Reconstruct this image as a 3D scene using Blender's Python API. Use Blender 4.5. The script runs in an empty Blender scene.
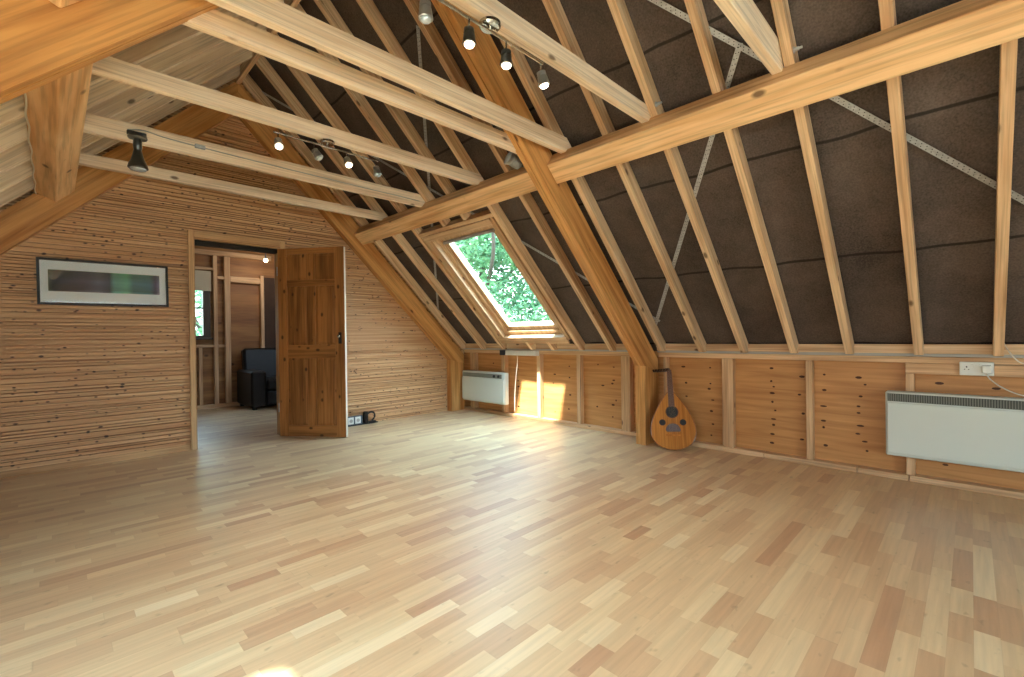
import bpy, bmesh, math, random
from mathutils import Vector, Matrix
random.seed(7)
S2 = math.sqrt(2)
RX = 1.29            # x of the ridge
XR = 4.033           # inner face of the knee wall studs
YG = 5.067           # face of the gable boarding
COL = bpy.context.scene.collection
WM = {}              # world matrix of every object built

# ------------------------------------------------------------------ helpers
def link(o):
    COL.objects.link(o); return o

def finish(name, verts, faces, mat, parent=None, origin=None, X=None, Zh=None, smooth=False, mats=None, fmat=None, bevel=0.0):
    """world-space verts -> one object whose local x runs along X (grain)."""
    if origin is None: origin = Vector(verts[0])
    origin = Vector(origin)
    if X is None: M = Matrix.Translation(origin)
    else:
        x = Vector(X).normalized(); z = Vector(Zh if Zh is not None else (0, 0, 1))
        if abs(x.dot(z.normalized())) > .95: z = Vector((0, 1, 0))
        y = z.cross(x).normalized(); z = x.cross(y)
        M = Matrix.Translation(origin) @ Matrix((x, y, z)).transposed().to_4x4()
    Mi = M.inverted()
    me = bpy.data.meshes.new(name)
    me.from_pydata([Mi @ Vector(v) for v in verts], [], faces)
    bm = bmesh.new(); bm.from_mesh(me)
    bmesh.ops.recalc_face_normals(bm, faces=bm.faces)
    if bevel > 0:
        bmesh.ops.bevel(bm, geom=list(bm.edges), offset=bevel, segments=1, profile=.7, affect='EDGES')
    bm.to_mesh(me); bm.free()
    for m in (mats or [mat]): me.materials.append(m)
    if fmat and bevel == 0:
        for i, k in enumerate(fmat): me.polygons[i].material_index = k
    if smooth:
        for p in me.polygons: p.use_smooth = True
    o = link(bpy.data.objects.new(name, me))
    if parent is not None:
        o.parent = parent
        o.matrix_parent_inverse = Matrix.Identity(4)
        o.matrix_basis = WM[parent.name].inverted() @ M
    else: o.matrix_basis = M
    WM[o.name] = M.copy()
    return o

def tag(o, label=None, cat=None, group=None, kind=None):
    if label: o['label'] = label
    if cat: o['category'] = cat
    if group: o['group'] = group
    if kind: o['kind'] = kind
    return o

def empty(name, loc, label=None, cat=None, group=None, kind=None):
    o = link(bpy.data.objects.new(name, None)); o.empty_display_size = .05
    o.matrix_basis = Matrix.Translation(Vector(loc)); WM[o.name] = o.matrix_basis.copy()
    return tag(o, label, cat, group, kind)

class MB:
    def __init__(s): s.v = []; s.f = []; s.m = []
    def add(s, v, f, m=0):
        b = len(s.v); s.v += [tuple(q) for q in v]; s.f += [tuple(i + b for i in q) for q in f]; s.m += [m] * len(f); return s
    def box(s, a, b, m=0):
        x0, x1 = sorted((a[0], b[0])); y0, y1 = sorted((a[1], b[1])); z0, z1 = sorted((a[2], b[2]))
        v = [(x0,y0,z0),(x1,y0,z0),(x1,y1,z0),(x0,y1,z0),(x0,y0,z1),(x1,y0,z1),(x1,y1,z1),(x0,y1,z1)]
        return s.add(v, [(0,3,2,1),(4,5,6,7),(0,1,5,4),(1,2,6,5),(2,3,7,6),(3,0,4,7)], m)
    def prism(s, poly, axis, a, b, m=0):
        """poly of 2-tuples in the two other axes, extruded along axis from a to b"""
        def P(p, t):
            return (t, p[0], p[1]) if axis == 0 else ((p[0], t, p[1]) if axis == 1 else (p[0], p[1], t))
        n = len(poly)
        v = [P(p, a) for p in poly] + [P(p, b) for p in poly]
        f = [tuple(range(n)), tuple(range(2*n-1, n-1, -1))] + [(i, (i+1) % n, n+(i+1) % n, n+i) for i in range(n)]
        return s.add(v, f, m)
    def frame(s, corners, m=0):
        """hexahedron from 8 corners ordered like box()"""
        return s.add(corners, [(0,3,2,1),(4,5,6,7),(0,1,5,4),(1,2,6,5),(2,3,7,6),(3,0,4,7)], m)
    def lathe(s, p, axis, prof, n=20, m=0):
        """prof: list of (t, r) along axis from p"""
        p = Vector(p); a = Vector(axis).normalized()
        u = a.orthogonal().normalized(); w = a.cross(u)
        v = []; f = []
        for t, r in prof:
            for k in range(n):
                q = 2*math.pi*k/n; v.append(p + a*t + (u*math.cos(q) + w*math.sin(q))*max(r, 1e-5))
        for i in range(len(prof)-1):
            for k in range(n):
                f.append((i*n+k, i*n+(k+1) % n, (i+1)*n+(k+1) % n, (i+1)*n+k))
        f.append(tuple(range(n-1, -1, -1))); f.append(tuple((len(prof)-1)*n+k for k in range(n)))
        return s.add(v, f, m)
    def tube(s, pts, r, n=8, m=0):
        pts = [Vector(p) for p in pts]; v = []; f = []
        for i, p in enumerate(pts):
            t = (pts[min(i+1, len(pts)-1)] - pts[max(i-1, 0)]).normalized()
            ref = Vector((0, 0, 1)) if abs(t.z) < .9 else Vector((0, 1, 0))
            u = t.cross(ref).normalized(); w = t.cross(u)
            rr = r[i] if isinstance(r, (list, tuple)) else r
            for k in range(n):
                q = 2*math.pi*k/n; v.append(p + (u*math.cos(q) + w*math.sin(q))*rr)
        for i in range(len(pts)-1):
            for k in range(n): f.append((i*n+k, i*n+(k+1) % n, (i+1)*n+(k+1) % n, (i+1)*n+k))
        f.append(tuple(range(n-1, -1, -1))); f.append(tuple((len(pts)-1)*n+k for k in range(n)))
        return s.add(v, f, m)
    def obj(s, name, mat, parent=None, **k):
        if isinstance(mat, list): k['mats'] = mat; k['fmat'] = s.m; mat = mat[0]
        return finish(name, s.v, s.f, mat, parent, **k)

def curve_pts(ctrl, n=24):
    """Catmull-Rom through ctrl"""
    P = [Vector(c) for c in ctrl]; P = [2*P[0]-P[1]] + P + [2*P[-1]-P[-2]]
    out = []
    seg = len(P)-3; per = max(2, n//seg)
    for i in range(seg):
        a, b, c, d = P[i:i+4]
        for k in range(per):
            t = k/per
            out.append(.5*((2*b) + (c-a)*t + (2*a-5*b+4*c-d)*t*t + (3*b-a-3*c+d)*t**3))
    out.append(P[-2]); return out

def UV(u, y, v, side=1):
    """roof coordinates: u down the slope, v outward (inner rafter plane v=4.80/S2)"""
    x = (u+v)/S2; z = (v-u)/S2
    return (x if side > 0 else 2*RX - x, y, z)
def mx(x, side): return x if side > 0 else 2*RX - x

# ------------------------------------------------------------------ materials
def newmat(name):
    m = bpy.data.materials.new(name); m.use_nodes = True
    nt = m.node_tree; b = nt.nodes['Principled BSDF']
    return m, nt, b
def N(nt, t, **k):
    n = nt.nodes.new(t)
    for a, v in k.items(): setattr(n, a, v)
    return n
def lin(c):
    return tuple((x/255/12.92 if x/255 <= .04045 else ((x/255+.055)/1.055)**2.4) for x in c) + (1,)
def plain(name, c, rough=.5, metal=0, coat=0, noise=0.0, nscale=30, emit=None, es=0, alpha=1, trans=0, ior=1.45):
    m, nt, b = newmat(name)
    b.inputs['Base Color'].default_value = lin(c); b.inputs['Roughness'].default_value = rough
    b.inputs['Metallic'].default_value = metal; b.inputs['Coat Weight'].default_value = coat
    b.inputs['Transmission Weight'].default_value = trans; b.inputs['IOR'].default_value = ior
    if emit: b.inputs['Emission Color'].default_value = lin(emit); b.inputs['Emission Strength'].default_value = es
    tc = N(nt, 'ShaderNodeTexCoord'); no = N(nt, 'ShaderNodeTexNoise'); no.inputs['Scale'].default_value = nscale
    no.inputs['Detail'].default_value = 4
    nt.links.new(tc.outputs['Object'], no.inputs['Vector'])
    if noise > 0:
        mix = N(nt, 'ShaderNodeMixRGB', blend_type='MULTIPLY'); mix.inputs[0].default_value = 1
        ramp = N(nt, 'ShaderNodeValToRGB'); ramp.color_ramp.elements[0].color = (1-noise,)*3+(1,); ramp.color_ramp.elements[1].color = (1,1,1,1)
        ramp.color_ramp.elements[0].position = .3; ramp.color_ramp.elements[1].position = .7
        nt.links.new(no.outputs['Fac'], ramp.inputs[0]); mix.inputs[1].default_value = lin(c)
        nt.links.new(ramp.outputs[0], mix.inputs[2]); nt.links.new(mix.outputs[0], b.inputs['Base Color'])
    else:
        mr = N(nt, 'ShaderNodeMapRange'); mr.inputs['To Min'].default_value = max(0, rough-.04); mr.inputs['To Max'].default_value = min(1, rough+.04)
        nt.links.new(no.outputs['Fac'], mr.inputs[0]); nt.links.new(mr.outputs[0], b.inputs['Roughness'])
    return m

def wood(name, light, dark, knot=(70, 38, 16), knots=.5, grain=1.0, rough=.55, gy=42, spec=.4, var=.12, kscale=(7, 15, 15), coat=0):
    """softwood: object x runs along the grain"""
    m, nt, b = newmat(name); L = nt.links.new
    tc = N(nt, 'ShaderNodeTexCoord'); oi = N(nt, 'ShaderNodeObjectInfo')
    off = N(nt, 'ShaderNodeVectorMath', operation='SCALE'); off.inputs[0].default_value = (37, 19, 53)
    L(oi.outputs['Random'], off.inputs['Scale'])
    add = N(nt, 'ShaderNodeVectorMath', operation='ADD'); L(tc.outputs['Object'], add.inputs[0]); L(off.outputs[0], add.inputs[1])
    mp = N(nt, 'ShaderNodeMapping'); mp.inputs['Scale'].default_value = (1.6, gy, gy); L(add.outputs[0], mp.inputs[0])
    n1 = N(nt, 'ShaderNodeTexNoise'); n1.inputs['Scale'].default_value = 1; n1.inputs['Detail'].default_value = 5; n1.inputs['Distortion'].default_value = .3
    L(mp.outputs[0], n1.inputs['Vector'])
    mp2 = N(nt, 'ShaderNodeMapping'); mp2.inputs['Scale'].default_value = (.9, 6, 6); L(add.outputs[0], mp2.inputs[0])
    n2 = N(nt, 'ShaderNodeTexNoise'); n2.inputs['Scale'].default_value = 1; n2.inputs['Detail'].default_value = 3
    L(mp2.outputs[0], n2.inputs['Vector'])
    mix = N(nt, 'ShaderNodeMath', operation='MULTIPLY_ADD'); L(n1.outputs['Fac'], mix.inputs[0]); mix.inputs[1].default_value = .55*grain
    half = N(nt, 'ShaderNodeMath', operation='MULTIPLY'); L(n2.outputs['Fac'], half.inputs[0]); half.inputs[1].default_value = .6
    L(half.outputs[0], mix.inputs[2])
    rp = N(nt, 'ShaderNodeValToRGB'); e = rp.color_ramp.elements
    e[0].position = .45; e[0].color = lin(dark); e[1].position = .66; e[1].color = lin(light)
    L(mix.outputs[0], rp.inputs[0])
    # knots
    mk = N(nt, 'ShaderNodeMapping'); mk.inputs['Scale'].default_value = kscale; L(add.outputs[0], mk.inputs[0])
    vo = N(nt, 'ShaderNodeTexVoronoi'); vo.inputs['Scale'].default_value = 1; L(mk.outputs[0], vo.inputs['Vector'])
    kr = N(nt, 'ShaderNodeMapRange'); kr.inputs['From Min'].default_value = .12; kr.inputs['From Max'].default_value = .24
    kr.inputs['To Min'].default_value = 1; kr.inputs['To Max'].default_value = 0; L(vo.outputs['Distance'], kr.inputs[0])
    sx = N(nt, 'ShaderNodeSeparateColor'); L(vo.outputs['Color'], sx.inputs[0])
    th = N(nt, 'ShaderNodeMath', operation='LESS_THAN'); th.inputs[1].default_value = knots*.42; L(sx.outputs[0], th.inputs[0])
    km = N(nt, 'ShaderNodeMath', operation='MULTIPLY'); L(kr.outputs[0], km.inputs[0]); L(th.outputs[0], km.inputs[1])
    km2 = N(nt, 'ShaderNodeMath', operation='MULTIPLY'); L(km.outputs[0], km2.inputs[0]); km2.inputs[1].default_value = .8
    kx = N(nt, 'ShaderNodeMixRGB'); L(km2.outputs[0], kx.inputs[0]); L(rp.outputs[0], kx.inputs[1]); kx.inputs[2].default_value = lin(knot)
    # each timber its own tone
    vr = N(nt, 'ShaderNodeMapRange'); vr.inputs['To Min'].default_value = 1-var; vr.inputs['To Max'].default_value = 1+var*.5; L(oi.outputs['Random'], vr.inputs[0])
    mp3 = N(nt, 'ShaderNodeMapping'); mp3.inputs['Scale'].default_value = (2.2, gy*2.6, gy*2.6); L(add.outputs[0], mp3.inputs[0])
    n3 = N(nt, 'ShaderNodeTexNoise'); n3.inputs['Scale'].default_value = 1; n3.inputs['Detail'].default_value = 2; L(mp3.outputs[0], n3.inputs['Vector'])
    sr = N(nt, 'ShaderNodeMapRange'); sr.inputs['From Min'].default_value = .36; sr.inputs['From Max'].default_value = .52; sr.inputs['To Min'].default_value = .80; sr.inputs['To Max'].default_value = 1.03; L(n3.outputs['Fac'], sr.inputs[0])
    vm = N(nt, 'ShaderNodeMath', operation='MULTIPLY'); L(vr.outputs[0], vm.inputs[0]); L(sr.outputs[0], vm.inputs[1])
    hs = N(nt, 'ShaderNodeHueSaturation'); L(kx.outputs[0], hs.inputs['Color']); L(vm.outputs[0], hs.inputs['Value'])
    L(hs.outputs[0], b.inputs['Base Color'])
    b.inputs['Roughness'].default_value = rough; b.inputs['Specular IOR Level'].default_value = spec; b.inputs['Coat Weight'].default_value = coat
    bp = N(nt, 'ShaderNodeBump'); bp.inputs['Strength'].default_value = .25; bp.inputs['Distance'].default_value = .002
    L(n1.outputs['Fac'], bp.inputs['Height']); L(bp.outputs[0], b.inputs['Normal'])
    return m

M_RAFT = wood('rafter_pine', (232, 202, 164), (192, 152, 114), knots=.35, var=.14)
M_COLL = wood('collar_pine', (244, 226, 202), (218, 192, 162), knots=.35, var=.08)
M_PURL = wood('purlin_pine', (236, 198, 150), (204, 154, 104), knots=.7, gy=22, var=.05, kscale=(6, 11, 11))
M_TRUS = wood('truss_timber', (214, 162, 100), (178, 122, 66), knot=(80, 40, 12), knots=.18, gy=26, var=.05, rough=.5)
M_TRIM = wood('trim_pine', (206, 168, 124), (172, 130, 88), knots=.25, var=.05)
M_STUD = wood('stud_pine', (218, 182, 142), (186, 146, 106), knots=.25, var=.1)
M_DOOR = wood('door_pine', (170, 116, 64), (122, 78, 38), knot=(48, 22, 8), knots=.8, gy=30, var=.10, kscale=(9, 14, 14))
M_WIN  = wood('window_pine', (210, 178, 142), (178, 142, 106), knots=.05, var=.05, rough=.35)
M_WHITE = plain('white_enamel', (222, 226, 222), .35)
M_HEAT = plain('heater_enamel', (205, 214, 208), .32)
M_GRILL = plain('heater_grille', (120, 124, 116), .5)
M_GREY = plain('grey_conduit', (168, 168, 164), .5)
M_STEEL = plain('galvanised_steel', (192, 196, 200), .5, metal=.6, noise=.3, nscale=60)
M_CHROME = plain('brushed_chrome', (190, 190, 186), .22, metal=1)
M_GUN = plain('gunmetal', (112, 116, 114), .3, metal=.9)
M_BLACK = plain('black_plastic', (22, 22, 24), .45)
M_LEATHER = plain('black_leather', (13, 13, 14), .5, noise=.3, nscale=14)
M_CABLE = plain('white_cable', (222, 214, 200), .5)
M_BLIND = plain('blind_cloth', (196, 186, 166), .9, noise=.08, nscale=80)
M_BULB = plain('bulb_glow', (255, 240, 215), .4, emit=(255, 232, 200), es=7)
M_DULL = plain('bulb_unlit', (190, 205, 215), .15, metal=.3)
M_DARK = plain('dark_void', (30, 26, 22), .8)

def m_felt():
    m, nt, b = newmat('roofing_felt'); L = nt.links.new
    tc = N(nt, 'ShaderNodeTexCoord')
    n1 = N(nt, 'ShaderNodeTexNoise'); n1.inputs['Scale'].default_value = 2.5; n1.inputs['Detail'].default_value = 6; n1.inputs['Roughness'].default_value = .65; L(tc.outputs['Object'], n1.inputs['Vector'])
    mp = N(nt, 'ShaderNodeMapping'); mp.inputs['Scale'].default_value = (110, 110, 110); L(tc.outputs['Object'], mp.inputs[0])
    n2 = N(nt, 'ShaderNodeTexNoise'); n2.inputs['Scale'].default_value = 1; n2.inputs['Detail'].default_value = 3; L(mp.outputs[0], n2.inputs['Vector'])
    ma = N(nt, 'ShaderNodeMath', operation='MULTIPLY_ADD'); L(n2.outputs['Fac'], ma.inputs[0]); ma.inputs[1].default_value = .5
    hf = N(nt, 'ShaderNodeMath', operation='MULTIPLY'); hf.inputs[1].default_value = .6; L(n1.outputs['Fac'], hf.inputs[0]); L(hf.outputs[0], ma.inputs[2])
    rp = N(nt, 'ShaderNodeValToRGB'); e = rp.color_ramp.elements; e[0].position = .38; e[0].color = lin((58, 50, 48)); e[1].position = .72; e[1].color = lin((104, 92, 86))
    L(ma.outputs[0], rp.inputs[0])
    # dark line painted along each lap for the shade under its edge
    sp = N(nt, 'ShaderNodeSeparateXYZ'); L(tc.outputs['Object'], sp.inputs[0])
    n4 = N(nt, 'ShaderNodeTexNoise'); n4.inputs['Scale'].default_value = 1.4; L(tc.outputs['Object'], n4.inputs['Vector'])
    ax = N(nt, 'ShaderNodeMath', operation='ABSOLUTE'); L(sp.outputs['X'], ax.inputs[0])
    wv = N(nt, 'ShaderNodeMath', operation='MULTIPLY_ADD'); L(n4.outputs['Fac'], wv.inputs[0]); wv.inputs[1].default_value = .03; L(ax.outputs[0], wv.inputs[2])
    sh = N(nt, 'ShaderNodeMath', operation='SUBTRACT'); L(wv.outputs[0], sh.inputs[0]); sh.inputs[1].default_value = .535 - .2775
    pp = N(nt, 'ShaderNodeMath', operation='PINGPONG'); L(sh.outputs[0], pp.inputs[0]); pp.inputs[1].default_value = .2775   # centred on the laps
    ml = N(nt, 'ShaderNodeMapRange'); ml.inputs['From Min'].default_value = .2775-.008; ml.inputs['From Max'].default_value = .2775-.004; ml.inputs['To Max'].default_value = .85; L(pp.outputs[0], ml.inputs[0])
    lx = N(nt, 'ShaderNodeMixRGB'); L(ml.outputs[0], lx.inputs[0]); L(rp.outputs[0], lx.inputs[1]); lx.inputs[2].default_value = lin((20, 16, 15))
    L(lx.outputs[0], b.inputs['Base Color']); b.inputs['Roughness'].default_value = .75; b.inputs['Specular IOR Level'].default_value = .3
    bp = N(nt, 'ShaderNodeBump'); bp.inputs['Strength'].default_value = .4; bp.inputs['Distance'].default_value = .004; L(n2.outputs['Fac'], bp.inputs['Height']); L(bp.outputs[0], b.inputs['Normal'])
    return m
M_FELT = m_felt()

def m_floor():
    m, nt, b = newmat('strip_laminate'); L = nt.links.new
    tc = N(nt, 'ShaderNodeTexCoord'); sp = N(nt, 'ShaderNodeSeparateXYZ'); L(tc.outputs['Object'], sp.inputs[0])
    def M(op, a, bb=None, c=None):
        n = N(nt, 'ShaderNodeMath', operation=op)
        for i, q in enumerate((a, bb, c)):
            if q is None: continue
            if isinstance(q, (int, float)): n.inputs[i].default_value = q
            else: L(q, n.inputs[i])
        return n.outputs[0]
    W = .0615
    yr = M('DIVIDE', sp.outputs['Y'], W); row = M('FLOOR', yr); fy = M('FRACT', yr)
    wn = N(nt, 'ShaderNodeTexWhiteNoise', noise_dimensions='1D'); L(row, wn.inputs['W'])
    wn2 = N(nt, 'ShaderNodeTexWhiteNoise', noise_dimensions='1D'); L(M('ADD', row, 91.3), wn2.inputs['W'])
    ln = M('MULTIPLY_ADD', wn2.outputs['Value'], .20, .24)
    xr = M('DIVIDE', M('MULTIPLY_ADD', wn.outputs['Value'], 7.0, sp.outputs['X']), ln)
    # irregular strip lengths: warp position along the row
    wob = M('MULTIPLY', M('SINE', M('MULTIPLY_ADD', xr, 2.1, M('MULTIPLY', wn.outputs['Value'], 40.0))), .30)
    xw = M('ADD', xr, wob); colx = M('FLOOR', xw); fx = M('FRACT', xw)
    cv = N(nt, 'ShaderNodeCombineXYZ'); L(row, cv.inputs[0]); L(colx, cv.inputs[1])
    w3 = N(nt, 'ShaderNodeTexWhiteNoise', noise_dimensions='2D'); L(cv.outputs[0], w3.inputs['Vector'])
    rp = N(nt, 'ShaderNodeValToRGB'); cr = rp.color_ramp; e = cr.elements
    cr.interpolation = 'LINEAR'
    e[0].position = 0; e[0].color = lin((190, 146, 110)); e[1].position = 1; e[1].color = lin((232, 206, 164))
    for p, c in ((.10, (202, 162, 122)), (.35, (211, 175, 133)), (.6, (216, 182, 139)), (.9, (222, 192, 148))):
        q = cr.elements.new(p); q.color = lin(c)
    L(w3.outputs['Value'], rp.inputs[0])
    mp = N(nt, 'ShaderNodeMapping'); mp.inputs['Scale'].default_value = (3, 60, 1); L(tc.outputs['Object'], mp.inputs[0])
    ad = N(nt, 'ShaderNodeVectorMath', operation='ADD'); L(mp.outputs[0], ad.inputs[0]); L(w3.outputs['Color'], ad.inputs[1])
    sc = N(nt, 'ShaderNodeVectorMath', operation='SCALE'); sc.inputs['Scale'].default_value = 9; L(w3.outputs['Color'], sc.inputs[0]); L(sc.outputs[0], ad.inputs[1])
    n1 = N(nt, 'ShaderNodeTexNoise'); n1.inputs['Scale'].default_value = 1; n1.inputs['Detail'].default_value = 5; L(ad.outputs[0], n1.inputs['Vector'])
    g = N(nt, 'ShaderNodeMapRange'); g.inputs['From Min'].default_value = .3; g.inputs['From Max'].default_value = .7; g.inputs['To Min'].default_value = .88; g.inputs['To Max'].default_value = 1.05; L(n1.outputs['Fac'], g.inputs[0])
    mp2 = N(nt, 'ShaderNodeMapping'); mp2.inputs['Scale'].default_value = (14, 30, 1); L(tc.outputs['Object'], mp2.inputs[0])
    n3 = N(nt, 'ShaderNodeTexNoise'); n3.inputs['Scale'].default_value = 1; n3.inputs['Detail'].default_value = 2; L(mp2.outputs[0], n3.inputs['Vector'])
    kk = N(nt, 'ShaderNodeMapRange'); kk.inputs['From Min'].default_value = .66; kk.inputs['From Max'].default_value = .78; kk.inputs['To Min'].default_value = 1; kk.inputs['To Max'].default_value = .72; L(n3.outputs['Fac'], kk.inputs[0])
    # joints
    ey = M('MINIMUM', fy, M('SUBTRACT', 1.0, fy)); ex = M('MINIMUM', fx, M('SUBTRACT', 1.0, fx))
    jy = N(nt, 'ShaderNodeMapRange'); jy.inputs['From Max'].default_value = .022; jy.inputs['To Min'].default_value = .90; jy.inputs['To Max'].default_value = 1; L(ey, jy.inputs[0])
    jx = N(nt, 'ShaderNodeMapRange'); jx.inputs['From Max'].default_value = .004; jx.inputs['To Min'].default_value = .86; jx.inputs['To Max'].default_value = 1; L(ex, jx.inputs[0])
    tot = M('MULTIPLY', M('MULTIPLY', g.outputs[0], kk.outputs[0]), M('MULTIPLY', jy.outputs[0], jx.outputs[0]))
    hs = N(nt, 'ShaderNodeHueSaturation'); L(rp.outputs[0], hs.inputs['Color']); L(tot, hs.inputs['Value']); L(hs.outputs[0], b.inputs['Base Color'])
    hs.inputs['Saturation'].default_value = 1.0
    b.inputs['Roughness'].default_value = .42; b.inputs['Specular IOR Level'].default_value = .6
    b.inputs['Coat Weight'].default_value = .5; b.inputs['Coat Roughness'].default_value = .34
    return m
M_FLOOR = m_floor()

def m_cladding():
    """horizontal softwood boarding, grain along world x; each course its own tone"""
    m, nt, b = newmat('pine_boarding'); L = nt.links.new
    tc = N(nt, 'ShaderNodeTexCoord'); sp = N(nt, 'ShaderNodeSeparateXYZ'); L(tc.outputs['Object'], sp.inputs[0])
    mp = N(nt, 'ShaderNodeMapping'); mp.inputs['Scale'].default_value = (.8, 1, 60); L(tc.outputs['Object'], mp.inputs[0])
    n1 = N(nt, 'ShaderNodeTexNoise'); n1.inputs['Scale'].default_value = 1; n1.inputs['Detail'].default_value = 5; L(mp.outputs[0], n1.inputs['Vector'])
    rp = N(nt, 'ShaderNodeValToRGB'); e = rp.color_ramp.elements; e[0].position = .34; e[0].color = lin((182, 132, 88)); e[1].position = .66; e[1].color = lin((224, 186, 142))
    L(n1.outputs['Fac'], rp.inputs[0])
    def knots(scale, t0, t1, frac):
        mk = N(nt, 'ShaderNodeMapping'); mk.inputs['Scale'].default_value = scale; L(tc.outputs['Object'], mk.inputs[0])
        sn = N(nt, 'ShaderNodeVectorMath', operation='MULTIPLY'); sn.inputs[1].default_value = (1, 0, 1); L(mk.outputs[0], sn.inputs[0])
        vo = N(nt, 'ShaderNodeTexVoronoi'); vo.inputs['Scale'].default_value = 1; L(sn.outputs[0], vo.inputs['Vector'])
        kr = N(nt, 'ShaderNodeMapRange'); kr.inputs['From Min'].default_value = t0; kr.inputs['From Max'].default_value = t1; kr.inputs['To Min'].default_value = 1; kr.inputs['To Max'].default_value = 0; L(vo.outputs['Distance'], kr.inputs[0])
        sx = N(nt, 'ShaderNodeSeparateColor'); L(vo.outputs['Color'], sx.inputs[0])
        th = N(nt, 'ShaderNodeMath', operation='LESS_THAN'); th.inputs[1].default_value = frac; L(sx.outputs[0], th.inputs[0])
        km = N(nt, 'ShaderNodeMath', operation='MULTIPLY'); L(kr.outputs[0], km.inputs[0]); L(th.outputs[0], km.inputs[1]); return km.outputs[0]
    k1 = knots((8, 1, 13), .08, .15, .62); k2 = knots((17, 1, 30), .12, .24, .55)
    mxn = N(nt, 'ShaderNodeMath', operation='MAXIMUM'); L(k1, mxn.inputs[0]); L(k2, mxn.inputs[1])
    k3 = N(nt, 'ShaderNodeMath', operation='MULTIPLY'); k3.inputs[1].default_value = .95; L(mxn.outputs[0], k3.inputs[0])
    kx = N(nt, 'ShaderNodeMixRGB'); L(k3.outputs[0], kx.inputs[0]); L(rp.outputs[0], kx.inputs[1]); kx.inputs[2].default_value = lin((62, 34, 18))
    L(kx.outputs[0], b.inputs['Base Color']); b.inputs['Roughness'].default_value = .5; b.inputs['Specular IOR Level'].default_value = .4
    return m
M_CLAD = m_cladding()

def m_ply():
    """orange softwood ply: long horizontal grain, knots in vertical runs; object y is horizontal"""
    m, nt, b = newmat('softwood_plywood'); L = nt.links.new
    tc = N(nt, 'ShaderNodeTexCoord')
    mp = N(nt, 'ShaderNodeMapping'); mp.inputs['Scale'].default_value = (1, 1.6, 26); L(tc.outputs['Object'], mp.inputs[0])
    n1 = N(nt, 'ShaderNodeTexNoise'); n1.inputs['Scale'].default_value = 1; n1.inputs['Detail'].default_value = 5; n1.inputs['Distortion'].default_value = .8; L(mp.outputs[0], n1.inputs['Vector'])
    rp = N(nt, 'ShaderNodeValToRGB'); e = rp.color_ramp.elements; e[0].position = .3; e[0].color = lin((172, 118, 66)); e[1].position = .7; e[1].color = lin((204, 150, 94))
    L(n1.outputs['Fac'], rp.inputs[0]); L(rp.outputs[0], b.inputs['Base Color']); b.inputs['Roughness'].default_value = .5
    return m
M_PLY = m_ply()
M_KNOT = plain('knot', (74, 40, 18), .6)

def m_leaf():
    m, nt, b = newmat('leaves'); L = nt.links.new
    tc = N(nt, 'ShaderNodeTexCoord'); n1 = N(nt, 'ShaderNodeTexNoise'); n1.inputs['Scale'].default_value = 1.6; n1.inputs['Detail'].default_value = 3; L(tc.outputs['Object'], n1.inputs['Vector'])
    rp = N(nt, 'ShaderNodeValToRGB'); e = rp.color_ramp.elements; e[0].position = .35; e[0].color = lin((36, 80, 58)); e[1].position = .65; e[1].color = lin((98, 146, 100))
    L(n1.outputs['Fac'], rp.inputs[0]); L(rp.outputs[0], b.inputs['Base Color']); b.inputs['Roughness'].default_value = .5
    tr = N(nt, 'ShaderNodeBsdfTranslucent'); L(rp.outputs[0], tr.inputs[0]); ms = N(nt, 'ShaderNodeMixShader'); ms.inputs[0].default_value = .45
    L(b.outputs[0], ms.inputs[1]); L(tr.outputs[0], ms.inputs[2]); L(ms.outputs[0], nt.nodes['Material Output'].inputs[0])
    return m
M_LEAF = m_leaf()
M_BARK = plain('bark', (70, 66, 60), .9, noise=.4, nscale=20)
M_GRASS = plain('gravel', (158, 150, 138), .9, noise=.4, nscale=4)

def sheen(nt):
    lw = N(nt, 'ShaderNodeLayerWeight'); lw.inputs['Blend'].default_value = .5
    p = N(nt, 'ShaderNodeMath', operation='POWER'); p.inputs[1].default_value = 5; nt.links.new(lw.outputs['Facing'], p.inputs[0])
    q = N(nt, 'ShaderNodeMath', operation='MULTIPLY_ADD'); q.inputs[1].default_value = .8; q.inputs[2].default_value = .03; nt.links.new(p.outputs[0], q.inputs[0])
    return q.outputs[0]
def m_glass():
    m, nt, b = newmat('window_glass'); L = nt.links.new
    tr = N(nt, 'ShaderNodeBsdfTransparent'); tr.inputs[0].default_value = (.93, .98, .96, 1)
    gl = N(nt, 'ShaderNodeBsdfGlossy'); gl.inputs['Roughness'].default_value = .02
    ms = N(nt, 'ShaderNodeMixShader'); L(sheen(nt), ms.inputs[0]); L(tr.outputs[0], ms.inputs[1]); L(gl.outputs[0], ms.inputs[2])
    L(ms.outputs[0], nt.nodes['Material Output'].inputs[0]); return m
M_GLASS = m_glass()

# ------------------------------------------------------------------ floor, walls
MB().box((-1.6, -3.6, -.05), (4.2, 8.2, 0)).obj('floor', M_FLOOR, origin=(0, 0, 0)).__setitem__('kind', 'structure')

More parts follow.
